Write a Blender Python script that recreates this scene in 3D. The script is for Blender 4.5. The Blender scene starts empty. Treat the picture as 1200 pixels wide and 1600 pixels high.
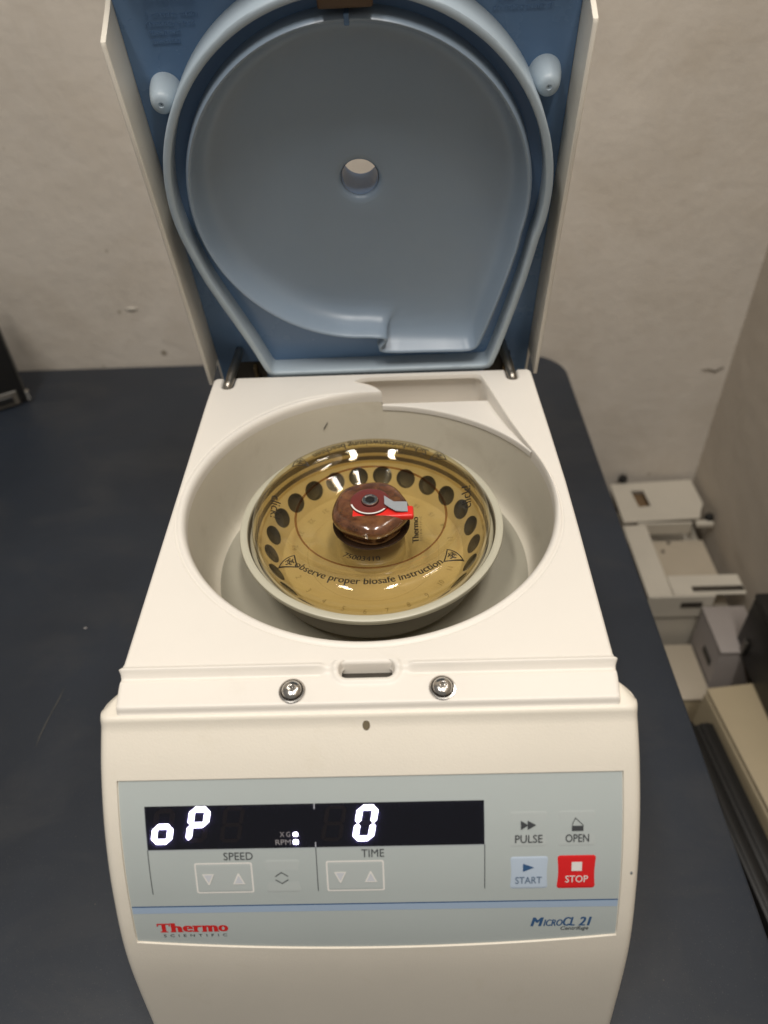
import bpy, bmesh, math, random
from mathutils import Vector, Matrix, Euler
random.seed(7)
scene = bpy.context.scene
COL = scene.collection
H = 0.205            # height of the centrifuge deck above the bench
CY = -0.01685        # y of the rotor axis
PI = math.pi
R_ = math.radians

# ------------------------------------------------------------------ camera
def cam_axes(p, yw, r):
    f = Vector((-math.sin(yw)*math.cos(p), math.cos(yw)*math.cos(p), -math.sin(p)))
    ri = Vector((math.cos(yw), math.sin(yw), 0))
    d = f.cross(ri)
    c, s = math.cos(r), math.sin(r)
    return c*ri + s*d, -s*ri + c*d, f
cam_d = bpy.data.cameras.new('camera')
cam = bpy.data.objects.new('camera', cam_d); COL.objects.link(cam)
ri, dn, fw = cam_axes(0.7335, 0.0284, 0.0470)
m = Matrix.Identity(4)
for i in range(3):
    m[i][0] = ri[i]; m[i][1] = -dn[i]; m[i][2] = -fw[i]
m[0][3], m[1][3], m[2][3] = 0.0166, -0.3319, 0.2694 + H
cam.matrix_world = m
cam_d.sensor_fit = 'VERTICAL'; cam_d.sensor_height = 36.0; cam_d.sensor_width = 27.0
cam_d.lens = 1150/1600*36
cam_d.clip_start = 0.01; cam_d.clip_end = 60
cam_d.dof.use_dof = True; cam_d.dof.focus_distance = 0.385; cam_d.dof.aperture_fstop = 6.5
scene.camera = cam

# ------------------------------------------------------------------ light
world = bpy.data.worlds.new('World'); scene.world = world; world.use_nodes = True
bg = world.node_tree.nodes['Background']
bg.inputs['Color'].default_value = (1.0, 0.96, 0.90, 1); bg.inputs['Strength'].default_value = 0.20
def area(name, loc, rot, sx, sy, power, col):
    l = bpy.data.lights.new(name, 'AREA'); l.shape = 'RECTANGLE'; l.size = sx; l.size_y = sy
    l.energy = power; l.color = col
    o = bpy.data.objects.new(name, l); COL.objects.link(o); o.location = loc; o.rotation_euler = rot
    return o
def aim(p, t): return (Vector(t)-Vector(p)).to_track_quat('-Z', 'Y').to_euler()
for lx in (-0.42, 0.26):
    lp = (lx, -0.48, 1.75)
    area('tube_lamp', lp, (R_(8), 0, 0), 0.12, 0.70, 12.4, (1.0, 0.955, 0.895))
area('tube_lamp', (0.40, 0.11, 1.18), (0, R_(25), 0), 0.05, 0.30, 1.3, (1.0, 0.955, 0.895))  # tube on the right wall, placed where it gives the rotor lid's streak
scene.view_settings.view_transform = 'Standard'
scene.view_settings.look = 'None'
scene.view_settings.exposure = 0.0
scene.view_settings.gamma = 1.0
scene.cycles.use_denoising = True
scene.cycles.transparent_max_bounces = 24
scene.cycles.max_bounces = 10
scene.cycles.diffuse_bounces = 5
scene.cycles.caustics_reflective = False
scene.cycles.caustics_refractive = False

# ------------------------------------------------------------------ materials
def mat(name, col, rough=0.5, metal=0.0, spec=0.5, bump=None, var=None, spots=None, coat=0.0, trans=0.0, emis=None, sss=0.0):
    """bump=(scale,strength,distance); var=(scale,amount); spots=(scale,threshold,colour)"""
    M = bpy.data.materials.new(name); M.use_nodes = True
    nt = M.node_tree; N = nt.nodes; L = nt.links
    b = N['Principled BSDF']
    b.inputs['Base Color'].default_value = (*col, 1); b.inputs['Roughness'].default_value = rough
    b.inputs['Metallic'].default_value = metal; b.inputs['Specular IOR Level'].default_value = spec
    b.inputs['Coat Weight'].default_value = coat; b.inputs['Transmission Weight'].default_value = trans
    b.inputs['Subsurface Weight'].default_value = sss
    b.inputs['Subsurface Scale'].default_value = 0.002
    if emis:
        b.inputs['Emission Color'].default_value = (*emis[0], 1); b.inputs['Emission Strength'].default_value = emis[1]
    tc = N.new('ShaderNodeTexCoord')
    src = None
    if var:
        n = N.new('ShaderNodeTexNoise'); n.inputs['Scale'].default_value = var[0]; n.inputs['Detail'].default_value = 6
        n.inputs['Roughness'].default_value = 0.6
        L.new(tc.outputs['Object'], n.inputs['Vector'])
        mx = N.new('ShaderNodeMix'); mx.data_type = 'RGBA'; mx.blend_type = 'MIX'
        a = var[1]
        mx.inputs[6].default_value = (*[c*(1-a) for c in col], 1); mx.inputs[7].default_value = (*[min(1, c*(1+a)) for c in col], 1)
        cr = N.new('ShaderNodeValToRGB'); cr.color_ramp.elements[0].position = 0.3; cr.color_ramp.elements[1].position = 0.7
        L.new(n.outputs['Fac'], cr.inputs['Fac']); L.new(cr.outputs['Color'], mx.inputs[0])
        src = mx.outputs[2]
        rm = N.new('ShaderNodeMapRange'); rm.inputs[3].default_value = max(0, rough-0.06); rm.inputs[4].default_value = min(1, rough+0.06)
        L.new(n.outputs['Fac'], rm.inputs[0]); L.new(rm.outputs[0], b.inputs['Roughness'])
    if spots:
        for (sc, th, sc_col, wd) in spots:
            v = N.new('ShaderNodeTexVoronoi'); v.inputs['Scale'].default_value = sc
            L.new(tc.outputs['Object'], v.inputs['Vector'])
            # keep only a few of the cells
            cr = N.new('ShaderNodeValToRGB')
            cr.color_ramp.elements[0].position = max(0.0, th-wd); cr.color_ramp.elements[0].color = (1, 1, 1, 1)
            cr.color_ramp.elements[1].position = th; cr.color_ramp.elements[1].color = (0, 0, 0, 1)
            L.new(v.outputs['Distance'], cr.inputs['Fac'])
            sp = N.new('ShaderNodeSeparateColor'); L.new(v.outputs['Color'], sp.inputs['Color'])
            gt = N.new('ShaderNodeMath'); gt.operation = 'GREATER_THAN'; gt.inputs[1].default_value = 0.72
            L.new(sp.outputs[0], gt.inputs[0])
            mu = N.new('ShaderNodeMath'); mu.operation = 'MULTIPLY'
            L.new(cr.outputs['Color'], mu.inputs[0]); L.new(gt.outputs[0], mu.inputs[1])
            mx = N.new('ShaderNodeMix'); mx.data_type = 'RGBA'
            L.new(mu.outputs[0], mx.inputs[0])
            if src: L.new(src, mx.inputs[6])
            else: mx.inputs[6].default_value = (*col, 1)
            mx.inputs[7].default_value = (*sc_col, 1)
            src = mx.outputs[2]
    if src: L.new(src, b.inputs['Base Color'])
    if bump:
        n = N.new('ShaderNodeTexNoise'); n.inputs['Scale'].default_value = bump[0]; n.inputs['Detail'].default_value = 3
        L.new(tc.outputs['Object'], n.inputs['Vector'])
        bp = N.new('ShaderNodeBump'); bp.inputs['Strength'].default_value = bump[1]; bp.inputs['Distance'].default_value = bump[2]
        L.new(n.outputs['Fac'], bp.inputs['Height']); L.new(bp.outputs['Normal'], b.inputs['Normal'])
    return M

def amber_mat(name, tint, gloss_rough=0.04, body=0.10, bodycol=(0.30, 0.21, 0.07)):
    M = bpy.data.materials.new(name); M.use_nodes = True
    nt = M.node_tree; N = nt.nodes; L = nt.links
    N.clear()
    out = N.new('ShaderNodeOutputMaterial')
    t = N.new('ShaderNodeBsdfTransparent'); t.inputs['Color'].default_value = (*tint, 1)
    d = N.new('ShaderNodeBsdfDiffuse'); d.inputs['Color'].default_value = (*bodycol, 1)
    m1 = N.new('ShaderNodeMixShader'); m1.inputs[0].default_value = body
    L.new(t.outputs[0], m1.inputs[1]); L.new(d.outputs[0], m1.inputs[2])
    g = N.new('ShaderNodeBsdfGlossy'); g.inputs['Roughness'].default_value = gloss_rough
    f = N.new('ShaderNodeFresnel'); ge = N.new('ShaderNodeNewGeometry'); mr = N.new('ShaderNodeMapRange'); mr.inputs[3].default_value = 1.5; mr.inputs[4].default_value = 1/1.5
    L.new(ge.outputs['Backfacing'], mr.inputs[0]); L.new(mr.outputs[0], f.inputs['IOR'])
    m2 = N.new('ShaderNodeMixShader'); L.new(f.outputs[0], m2.inputs[0]); L.new(m1.outputs[0], m2.inputs[1]); L.new(g.outputs[0], m2.inputs[2])
    L.new(m2.outputs[0], out.inputs['Surface'])
    return M

MT = {}
MT['cream'] = mat('cream_plastic', (0.79, 0.745, 0.675), 0.42, bump=(1400, 0.10, 0.0004), var=(14, 0.018))
MT['fascia'] = mat('ivory_plastic', (0.77, 0.715, 0.615), 0.36, bump=(1100, 0.22, 0.0004), var=(9, 0.03))
MT['lidcream'] = mat('cream_lid_plastic', (0.74, 0.69, 0.60), 0.40, bump=(1400, 0.08, 0.0004), var=(14, 0.02))
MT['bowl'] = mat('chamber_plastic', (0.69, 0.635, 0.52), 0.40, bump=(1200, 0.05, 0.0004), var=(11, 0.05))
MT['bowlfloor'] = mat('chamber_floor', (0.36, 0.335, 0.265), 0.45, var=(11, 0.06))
MT['blue'] = mat('blue_plastic', (0.125, 0.215, 0.365), 0.27, bump=(900, 0.04, 0.0004), var=(10, 0.03))
MT['bluegrey'] = mat('blue_grey_plastic', (0.255, 0.325, 0.410), 0.33, bump=(900, 0.05, 0.0004), var=(10, 0.04))
MT['rib'] = mat('pale_blue_rubber', (0.40, 0.475, 0.535), 0.40, var=(20, 0.03))
MT['rotor'] = mat('rotor_beige', (0.50, 0.475, 0.37), 0.38, var=(30, 0.03))
MT['plate'] = mat('rotor_plate_polymer', (0.64, 0.59, 0.47), 0.42, var=(26, 0.07))
MT['well'] = mat('tube_well_dark', (0.05, 0.046, 0.04), 0.5, var=(60, 0.10))
MT['amber'] = amber_mat('amber_clear_lid', (0.952, 0.885, 0.71), body=0.03, bodycol=(0.30, 0.23, 0.12))
MT['knob'] = mat('brown_translucent_knob', (0.150, 0.060, 0.030), 0.15, trans=0.30, coat=0.4, var=(130, 0.75))
MT['knobcap'] = mat('dark_red_cap', (0.17, 0.035, 0.028), 0.2, coat=0.4)
MT['red'] = mat('red_plastic', (0.80, 0.030, 0.022), 0.32)
MT['greytape'] = mat('grey_strip', (0.33, 0.35, 0.37), 0.5)
MT['steel'] = mat('stainless_steel', (0.62, 0.59, 0.55), 0.20, metal=1.0, var=(200, 0.06))
MT['darksteel'] = mat('dull_dark_steel', (0.16, 0.15, 0.135), 0.35, metal=0.8)
MT['armsteel'] = mat('grey_steel_rod', (0.33, 0.30, 0.26), 0.32, metal=1.0, var=(150, 0.1))
MT['rubber'] = mat('dark_seal_ring', (0.055, 0.048, 0.040), 0.5)
MT['cavity'] = mat('cavity_shade', (0.035, 0.028, 0.02), 0.6, var=(90, 0.3))  # dark colour in place of the shade inside slots and pockets
MT['panel'] = mat('grey_green_foil', (0.46, 0.505, 0.495), 0.34, var=(12, 0.025), bump=(2500, 0.04, 0.0002))
MT['key'] = mat('grey_green_key', (0.475, 0.515, 0.505), 0.36)
MT['keyblue'] = mat('pale_blue_key', (0.50, 0.59, 0.70), 0.36)
MT['keyred'] = mat('red_key', (0.72, 0.016, 0.018), 0.34)
MT['display'] = mat('black_display_window', (0.0045, 0.005, 0.008), 0.10)
MT['ghost'] = mat('unlit_segment', (0.010, 0.008, 0.0085), 0.3)
MT['led'] = mat('lit_segment', (0.9, 0.9, 1.0), 0.4, emis=((0.84, 0.80, 1.0), 7.0))
MT['ink'] = mat('dark_grey_print', (0.055, 0.06, 0.065), 0.5)
MT['inkgrey'] = mat('mid_grey_print', (0.20, 0.215, 0.22), 0.5)
MT['inkwhite'] = mat('white_print', (0.80, 0.78, 0.74), 0.5)
MT['inkpale'] = mat('pale_print', (0.60, 0.62, 0.66), 0.5)
MT['inkdim'] = mat('dim_white_print', (0.36, 0.34, 0.33), 0.5)
MT['inkblue'] = mat('dark_blue_print', (0.035, 0.10, 0.23), 0.45)
MT['stripe'] = mat('light_blue_print', (0.36, 0.46, 0.60), 0.4)
MT['inkred'] = mat('red_print', (0.62, 0.02, 0.018), 0.4)
MT['lidink'] = mat('black_lid_print', (0.022, 0.016, 0.009), 0.4)
MT['faintink'] = mat('faint_number_print', (0.36, 0.32, 0.22), 0.5)
MT['bench'] = mat('charcoal_laminate', (0.0150, 0.0205, 0.0305), 0.48, bump=(900, 0.12, 0.0004), var=(5, 0.22),
                  spots=[(700, 0.26, (0.050, 0.051, 0.052), 0.22), (75, 0.045, (0.085, 0.078, 0.065), 0.03)])
def extra_noise(mname, scale, lo, hi, col, stretch=(1, 1, 1), amount=0.5):
    # second, larger layer of wear (dust, wipe marks) mixed over the base colour
    M = MT[mname]; nt = M.node_tree; N = nt.nodes; L = nt.links; b = N['Principled BSDF']
    tc = N.new('ShaderNodeTexCoord'); mp = N.new('ShaderNodeMapping'); mp.inputs['Scale'].default_value = stretch
    mp.inputs['Rotation'].default_value = (0, 0, 0.5)
    L.new(tc.outputs['Object'], mp.inputs['Vector'])
    n = N.new('ShaderNodeTexNoise'); n.inputs['Scale'].default_value = scale; n.inputs['Detail'].default_value = 8; n.inputs['Roughness'].default_value = 0.68; n.inputs['Distortion'].default_value = 0.6
    L.new(mp.outputs[0], n.inputs['Vector'])
    mr = N.new('ShaderNodeMapRange'); mr.inputs[1].default_value = lo; mr.inputs[2].default_value = hi; mr.inputs[4].default_value = amount
    L.new(n.outputs['Fac'], mr.inputs[0])
    mx = N.new('ShaderNodeMix'); mx.data_type = 'RGBA'
    L.new(mr.outputs[0], mx.inputs[0])
    if b.inputs['Base Color'].links: L.new(b.inputs['Base Color'].links[0].from_socket, mx.inputs[6])
    else: mx.inputs[6].default_value = b.inputs['Base Color'].default_value
    mx.inputs[7].default_value = (*col, 1)
    L.new(mx.outputs[2], b.inputs['Base Color'])
extra_noise('knob', 70, 0.50, 0.72, (0.36, 0.16, 0.055), (1, 1, 1), 0.7)
extra_noise('bench', 9, 0.48, 0.78, (0.042, 0.043, 0.045), (1, 2, 1), 0.55)
extra_noise('fascia', 30, 0.58, 0.80, (0.66, 0.585, 0.44), (1, 1, 1), 0.35)
extra_noise('cream', 26, 0.60, 0.82, (0.66, 0.60, 0.50), (1, 1, 1), 0.35)
extra_noise('bowl', 22, 0.52, 0.80, (0.44, 0.38, 0.28), (1, 1, 1), 0.45)
extra_noise('bluegrey', 8, 0.50, 0.78, (0.32, 0.37, 0.43), (1, 1, 1), 0.40)
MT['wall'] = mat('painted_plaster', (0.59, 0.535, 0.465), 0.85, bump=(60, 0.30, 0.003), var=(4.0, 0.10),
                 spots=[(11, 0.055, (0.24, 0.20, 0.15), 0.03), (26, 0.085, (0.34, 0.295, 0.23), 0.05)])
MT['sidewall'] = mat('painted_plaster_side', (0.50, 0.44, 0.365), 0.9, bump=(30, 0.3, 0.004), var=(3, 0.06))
extra_noise('wall', 7, 0.46, 0.74, (0.46, 0.395, 0.315), (1, 1, 1), 0.55)
MT['floor'] = mat('dark_floor', (0.030, 0.026, 0.022), 0.7, var=(8, 0.2))
MT['white_metal'] = mat('white_painted_metal', (0.53, 0.485, 0.405), 0.5, var=(14, 0.06))
MT['tray'] = mat('beige_tray', (0.42, 0.36, 0.275), 0.55, var=(9, 0.08))
MT['beige_case'] = mat('beige_case', (0.42, 0.345, 0.225), 0.5, var=(9, 0.05))
MT['lilac'] = mat('grey_lilac_metal', (0.30, 0.265, 0.245), 0.5, var=(9, 0.06))
MT['black'] = mat('black_casing', (0.010, 0.0095, 0.009), 0.45, var=(10, 0.2))
MT['chrome'] = mat('chrome_trim', (0.75, 0.72, 0.66), 0.15, metal=1.0)

# ------------------------------------------------------------------ helpers
def link(o, parent=None):
    COL.objects.link(o)
    if parent is not None: o.parent = parent
    return o
def mesh_obj(name, V, F, m, parent=None, smooth=True, angle=35, loc=None):
    me = bpy.data.meshes.new(name)
    me.from_pydata([tuple(v) for v in V], [], F)
    me.update()
    bm = bmesh.new(); bm.from_mesh(me)
    bmesh.ops.recalc_face_normals(bm, faces=bm.faces)
    bm.to_mesh(me); bm.free()
    me.materials.append(m if not isinstance(m, str) else MT[m])
    if smooth:
        me.polygons.foreach_set('use_smooth', [True]*len(me.polygons))
        me.set_sharp_from_angle(angle=R_(angle))
    o = bpy.data.objects.new(name, me)
    if loc: o.location = loc
    return link(o, parent)
def thing(name, label, cat, loc=(0, 0, 0), rot=(0, 0, 0), group=None):
    o = bpy.data.objects.new(name, None); o.empty_display_size = 0.02
    o.location = loc; o.rotation_euler = rot
    o['label'] = label; o['category'] = cat
    if group: o['group'] = group
    return link(o)
def tag(o, label, cat, group=None):
    o['label'] = label; o['category'] = cat
    if group: o['group'] = group
    return o
def structure(o):
    o['kind'] = 'structure'; return o

class G:
    """geometry collector"""
    def __init__(s): s.V = []; s.F = []
    def add(s, V, F):
        k = len(s.V); s.V += [tuple(v) for v in V]; s.F += [tuple(i+k for i in f) for f in F]; return s
    def loops(s, LL, closed=True, cap0=False, cap1=False):
        n = len(LL[0]); k = len(s.V)
        for l in LL: s.V += [tuple(v) for v in l]
        for i in range(len(LL)-1):
            for j in range(n if closed else n-1):
                a = k+i*n+j; b = k+i*n+(j+1) % n
                s.F.append((a, b, b+n, a+n))
        if cap0: s.F.append(tuple(k+j for j in range(n))[::-1])
        if cap1: s.F.append(tuple(k+(len(LL)-1)*n+j for j in range(n)))
        return s
    def obj(s, name, m, parent=None, **kw): return mesh_obj(name, s.V, s.F, m, parent, **kw)

def fill_between(outer, holes):
    """triangulate a flat region (2D outlines) -> verts2d, faces"""
    bm = bmesh.new(); edges = []
    for loop in [outer]+holes:
        vs = [bm.verts.new((p[0], p[1], 0)) for p in loop]
        edges += [bm.edges.new((vs[i], vs[(i+1) % len(vs)])) for i in range(len(vs))]
    bmesh.ops.triangle_fill(bm, use_beauty=True, use_dissolve=False, edges=edges, normal=(0, 0, 1))
    bm.verts.index_update()
    V = [(v.co.x, v.co.y) for v in bm.verts]; F = [[v.index for v in f.verts] for f in bm.faces]
    bm.free(); return V, F
def bevel_box(x0, x1, y0, y1, z0, z1, bev=0.002, seg=2):
    bm = bmesh.new()
    bmesh.ops.create_cube(bm, size=1)
    for v in bm.verts:
        v.co = Vector(((x0+x1)/2+v.co.x*(x1-x0), (y0+y1)/2+v.co.y*(y1-y0), (z0+z1)/2+v.co.z*(z1-z0)))
    if bev > 0: bmesh.ops.bevel(bm, geom=bm.edges[:], offset=bev, segments=seg, affect='EDGES', profile=0.5)
    bm.verts.index_update()
    V = [tuple(v.co) for v in bm.verts]; F = [[v.index for v in f.verts] for f in bm.faces]
    bm.free(); return V, F
def lathe(prof, n=96, cx=0.0, cy=0.0, rad=None, cap0=False, cap1=False):
    LL = []
    for (r, z) in prof:
        LL.append([(cx+r*(rad(a, r, z) if rad else 1)*math.cos(a), cy+r*(rad(a, r, z) if rad else 1)*math.sin(a), z)
                   for a in [2*PI*i/n for i in range(n)]])
    g = G(); g.loops(LL, True, cap0, cap1); return g
def tube(path, r, n=12, caps=True):
    path = [Vector(p) for p in path]; LL = []
    up = Vector((0.31, 0.2, 0.93))
    for i, p in enumerate(path):
        t = (path[min(i+1, len(path)-1)]-path[max(i-1, 0)]).normalized()
        a = t.cross(up).normalized(); b = t.cross(a).normalized()
        rr = r[i] if isinstance(r, (list, tuple)) else r
        LL.append([p+a*(rr*math.cos(2*PI*k/n))+b*(rr*math.sin(2*PI*k/n)) for k in range(n)])
    g = G(); g.loops(LL, True, caps, caps); return g
def offset2d(pts, dist, closed=True):
    """offset of an outline; dist a number or a list, positive = to the right of travel"""
    n = len(pts); out = []
    for i in range(n):
        p = Vector(pts[i][:2]); a = Vector(pts[(i-1) % n][:2]); b = Vector(pts[(i+1) % n][:2])
        if not closed and i == 0: a = p-(b-p)
        if not closed and i == n-1: b = p+(p-a)
        t1 = (p-a).normalized(); t2 = (b-p).normalized()
        n1 = Vector((t1.y, -t1.x)); n2 = Vector((t2.y, -t2.x))
        nn = n1+n2
        if nn.length < 1e-6: nn = n1
        nn.normalize()
        c = max(0.45, nn.dot(n1))
        d = dist[i] if isinstance(dist, (list, tuple)) else dist
        out.append((p.x+nn.x*d/c, p.y+nn.y*d/c))
    return out
def resample(pts, step, closed=True):
    P = [Vector(p) for p in pts]
    if closed: P = P+[P[0]]
    out = []
    for a, b in zip(P[:-1], P[1:]):
        k = max(1, int(round((b-a).length/step)))
        for i in range(k): out.append(tuple(a.lerp(b, i/k)))
    if not closed: out.append(tuple(P[-1]))
    return out
def catmull(P, n=24):
    P = [Vector(p) for p in P]
    Q = [P[0]*2-P[1]]+P+[P[-1]*2-P[-2]]; out = []
    for i in range(1, len(Q)-2):
        a, b, c, d = Q[i-1:i+3]
        for k in range(n):
            t = k/n
            out.append(0.5*((2*b)+(c-a)*t+(2*a-5*b+4*c-d)*t*t+(3*b-a-3*c+d)*t**3))
    out.append(P[-1]); return out

class LV(tuple):
    # 2D letter point that remembers its layer
    def __new__(c, t, k): o = tuple.__new__(c, t); o.k = k; return o
_font_cache = {}
def text2d(body, bold=0.0, shear=0.0, spacing=1.0):
    """flat text as triangles in 2D, normalised to the unit box"""
    nb = bold; bold = 0.0
    key = (body, nb, shear, spacing)
    if key in _font_cache: return _font_cache[key]
    cu = bpy.data.curves.new('lettering', 'FONT'); cu.body = body; cu.size = 1; cu.offset = bold; cu.shear = shear
    cu.space_character = spacing; cu.resolution_u = 3; cu.fill_mode = 'FRONT'
    o = bpy.data.objects.new('lettering', cu); COL.objects.link(o)
    dg = bpy.context.evaluated_depsgraph_get(); dg.update()
    me = o.evaluated_get(dg).to_mesh()
    V = [(v.co.x, v.co.y) for v in me.vertices]; F = [tuple(p.vertices) for p in me.polygons]
    o.evaluated_get(dg).to_mesh_clear()
    bpy.data.objects.remove(o); bpy.data.curves.remove(cu)
    x0 = min(v[0] for v in V); x1 = max(v[0] for v in V); y0 = min(v[1] for v in V); y1 = max(v[1] for v in V)
    if nb > 0:   # heavier strokes: the letters laid side by side
        V0, F0 = V, F; V = []; F = []
        for k, dx in enumerate((-nb, -nb/3, nb/3, nb)):
            F += [tuple(i+len(V) for i in f) for f in F0]; V += [(x+dx, y, k) for x, y in V0]
        x0 -= nb; x1 += nb
    V = [LV(((v[0]-x0)/(x1-x0), (v[1]-y0)/(y1-y0)), v[2] if len(v) > 2 else 0) for v in V]
    _font_cache[key] = (V, F, (x1-x0)/(y1-y0)); return _font_cache[key]

# ------------------------------------------------------------------ setting: wall, side wall, floor
WY = 0.492
def sheet(name, corners, nx, ny, m, jitter=0.0, axis=1):
    a, b, c, d = [Vector(p) for p in corners]; V = []; F = []
    for j in range(ny+1):
        for i in range(nx+1):
            p = a.lerp(b, i/nx).lerp(d.lerp(c, i/nx), j/ny)
            V.append(p)
    for j in range(ny):
        for i in range(nx):
            k = j*(nx+1)+i; F.append((k, k+1, k+nx+2, k+nx+1))
    return mesh_obj(name, V, F, m)
structure(sheet('wall_back', [(-1.6, WY, -0.75), (0.4445, WY, -0.75), (0.4445, WY, 1.9), (-1.6, WY, 1.9)], 20, 20, 'wall'))
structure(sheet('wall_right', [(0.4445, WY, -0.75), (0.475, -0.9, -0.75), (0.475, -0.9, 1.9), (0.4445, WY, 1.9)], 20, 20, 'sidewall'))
structure(sheet('floor', [(-1.6, -1.2, -0.60), (0.60, -1.2, -0.60), (0.60, 0.60, -0.60), (-1.6, 0.60, -0.60)], 8, 8, 'floor'))
# plaster chips on the back wall
def chip(pts, name, m, parent, y):
    g = G(); n = len(pts)
    cx = sum(p[0] for p in pts)/n; cz = sum(p[1] for p in pts)/n
    g.add([(x, y, z) for x, z in pts]+[(cx+(x-cx)*.6, y-0.0012, cz+(z-cz)*.6) for x, z in pts],
          [(i, (i+1) % n, n+(i+1) % n, n+i) for i in range(n)]+[tuple(range(n, 2*n))])
    return g.obj(name, m, parent, angle=60)
wallb = bpy.data.objects['wall_back']
MT['chip'] = mat('chipped_plaster', (0.56, 0.52, 0.45), 0.9)
MT['pit'] = mat('dark_plaster_pit', (0.20, 0.17, 0.13), 0.9)
chip([(-0.3085, H-0.1315), (-0.300, H-0.1300), (-0.292, H-0.1312), (-0.293, H-0.1338), (-0.302, H-0.1342)], 'plaster_chip', 'chip', wallb, WY-0.0005)
chip([(0.408, H-0.2425), (0.418, H-0.2410), (0.428, H-0.2445), (0.437, H-0.2390), (0.438, H-0.2405), (0.4285, H-0.2470), (0.418, H-0.2435)], 'plaster_chip', 'pit', wallb, WY-0.0005)

# ------------------------------------------------------------------ bench
def rounded_rect(x0, x1, y0, y1, rads, n=12):
    """rads for corners (x1,y0),(x1,y1),(x0,y1),(x0,y0), counter-clockwise"""
    out = []
    for (cx, cy, r, a0) in [(x1, y0, rads[0], -90), (x1, y1, rads[1], 0), (x0, y1, rads[2], 90), (x0, y0, rads[3], 180)]:
        sx = -1 if cx == x1 else 1; sy = -1 if cy == y1 else 1
        ox, oy = cx+sx*r, cy+sy*r
        for k in range(n+1):
            a = R_(a0+90*k/n); out.append((ox+r*math.cos(a), oy+r*math.sin(a)))
    return out
BX1 = 0.2225
bench = thing('lab_bench', 'dark charcoal bench top with rounded back corner carrying the open centrifuge', 'bench', (0, 0, 0))
ol = rounded_rect(-1.4, BX1, -0.62, 0.4805, [0.05, 0.048, 0.01, 0.01])
ol = [Vector(p) for p in ol]
g = G()
def inset(o, d): return [tuple(p) for p in offset2d([tuple(q) for q in o], -d)]
g.loops([[(x, y, -0.028) for x, y in ol], [(x, y, -0.0016) for x, y in ol], [(x, y, -0.0004) for x, y in inset(ol, 0.0006)], [(x, y, 0.0) for x, y in inset(ol, 0.0018)]], True, True, True)
g.obj('bench_top', 'bench', bench, angle=50)
# scuffs and a paint chip on the laminate
MT['scuff'] = mat('chalky_scuff', (0.060, 0.058, 0.052), 0.7)
def ribbon(name, pts, w, z, m, parent):
    pts = [Vector(p) for p in pts]; V = []; F = []
    for i, p in enumerate(pts):
        t = (pts[min(i+1, len(pts)-1)]-pts[max(i-1, 0)]).normalized(); nrm = Vector((-t.y, t.x))
        ww = w*(0.35+0.65*random.random())*(0.3 if i in (0, len(pts)-1) else 1)
        V += [(p.x+nrm.x*ww, p.y+nrm.y*ww, z), (p.x-nrm.x*ww, p.y-nrm.y*ww, z)]
    for i in range(len(pts)-1): F.append((2*i, 2*i+1, 2*i+3, 2*i+2))
    return mesh_obj(name, V, F, m, parent)
ribbon('scratch', [(-0.2465, 0.0015), (-0.2470, -0.004), (-0.2478, -0.011), (-0.2492, -0.020), (-0.2505, -0.030), (-0.2515, -0.041), (-0.2512, -0.050)], 0.0007, 0.0003, 'scuff', bench)
g = G(); g.add(*bevel_box(-0.2492, -0.2468, 0.0592, 0.0605, 0, 0.0006, 0.0002, 1)); g.obj('paint_chip', 'inkdim', bench)

# ------------------------------------------------------------------ centrifuge
cen = thing('centrifuge', 'cream bench-top centrifuge with its blue-lined lid open and lit display', 'centrifuge', (0, 0, 0))

# --- opening outline: bowl circle + spillway (clockwise order reversed below so that "outside" is on the right)
RB = 0.1026
def arc(a0, a1, n, r=RB): return [(r*math.cos(R_(a0+(a1-a0)*i/n)), CY+r*math.sin(R_(a0+(a1-a0)*i/n))) for i in range(n+1)]
A_N, A_T = 86.0, 380.0           # nose corner .. tangent point of the spillway wall
arc_pts = arc(A_N, A_T, 150)     # the long way round, counter-clockwise
spill = [(0.0925, 0.030), (0.0868, 0.0500), (0.0815, 0.0720), (0.0781, 0.0866), (0.0762, 0.0945), (0.0750, 0.0995), (0.0738, 0.1025), (0.0712, 0.1042), (0.0680, 0.1046),
         (0.050, 0.1046), (0.030, 0.1046), (0.010, 0.1046), (-0.002, 0.1043), (-0.0075, 0.1030), (-0.0103, 0.1010), (-0.0098, 0.0999), (-0.0065, 0.0985), (-0.0027, 0.0968),
         (0.0005, 0.0948), (0.0034, 0.0922), (0.0058, 0.0892), (0.0068, 0.0872)]
outline = arc_pts + spill
nA = len(arc_pts)
wf = []
for i in range(len(outline)):
    if i < nA:
        a = A_N+(A_T-A_N)*i/(nA-1)
        w = min(1, max(0.22, (a-A_N)/30), max(0.22, (A_T-a)/40))
    else: w = 0.22
    wf.append(min(1, w))
def deck_loop(e, z): # counter-clockwise travel: right side = outside
    o = offset2d(outline, [e*w for w in wf]); return [(x, y, H+(z if (z > -0.002 or i < nA or y < 0.094) else max(z, -0.0026))) for i, (x, y) in enumerate(o)]
g = G()
lip_prof = [(0, -0.0075), (0.0001, -0.0034), (0.0006, -0.0016), (0.0016, -0.0003), (0.0026, 0.0003), (0.0035, 0.0003), (0.0043, 0.0000), (0.0050, -0.0004), (0.0056, -0.0003), (0.0062, 0.0)]
g.loops([deck_loop(e, z) for e, z in lip_prof])
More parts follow.
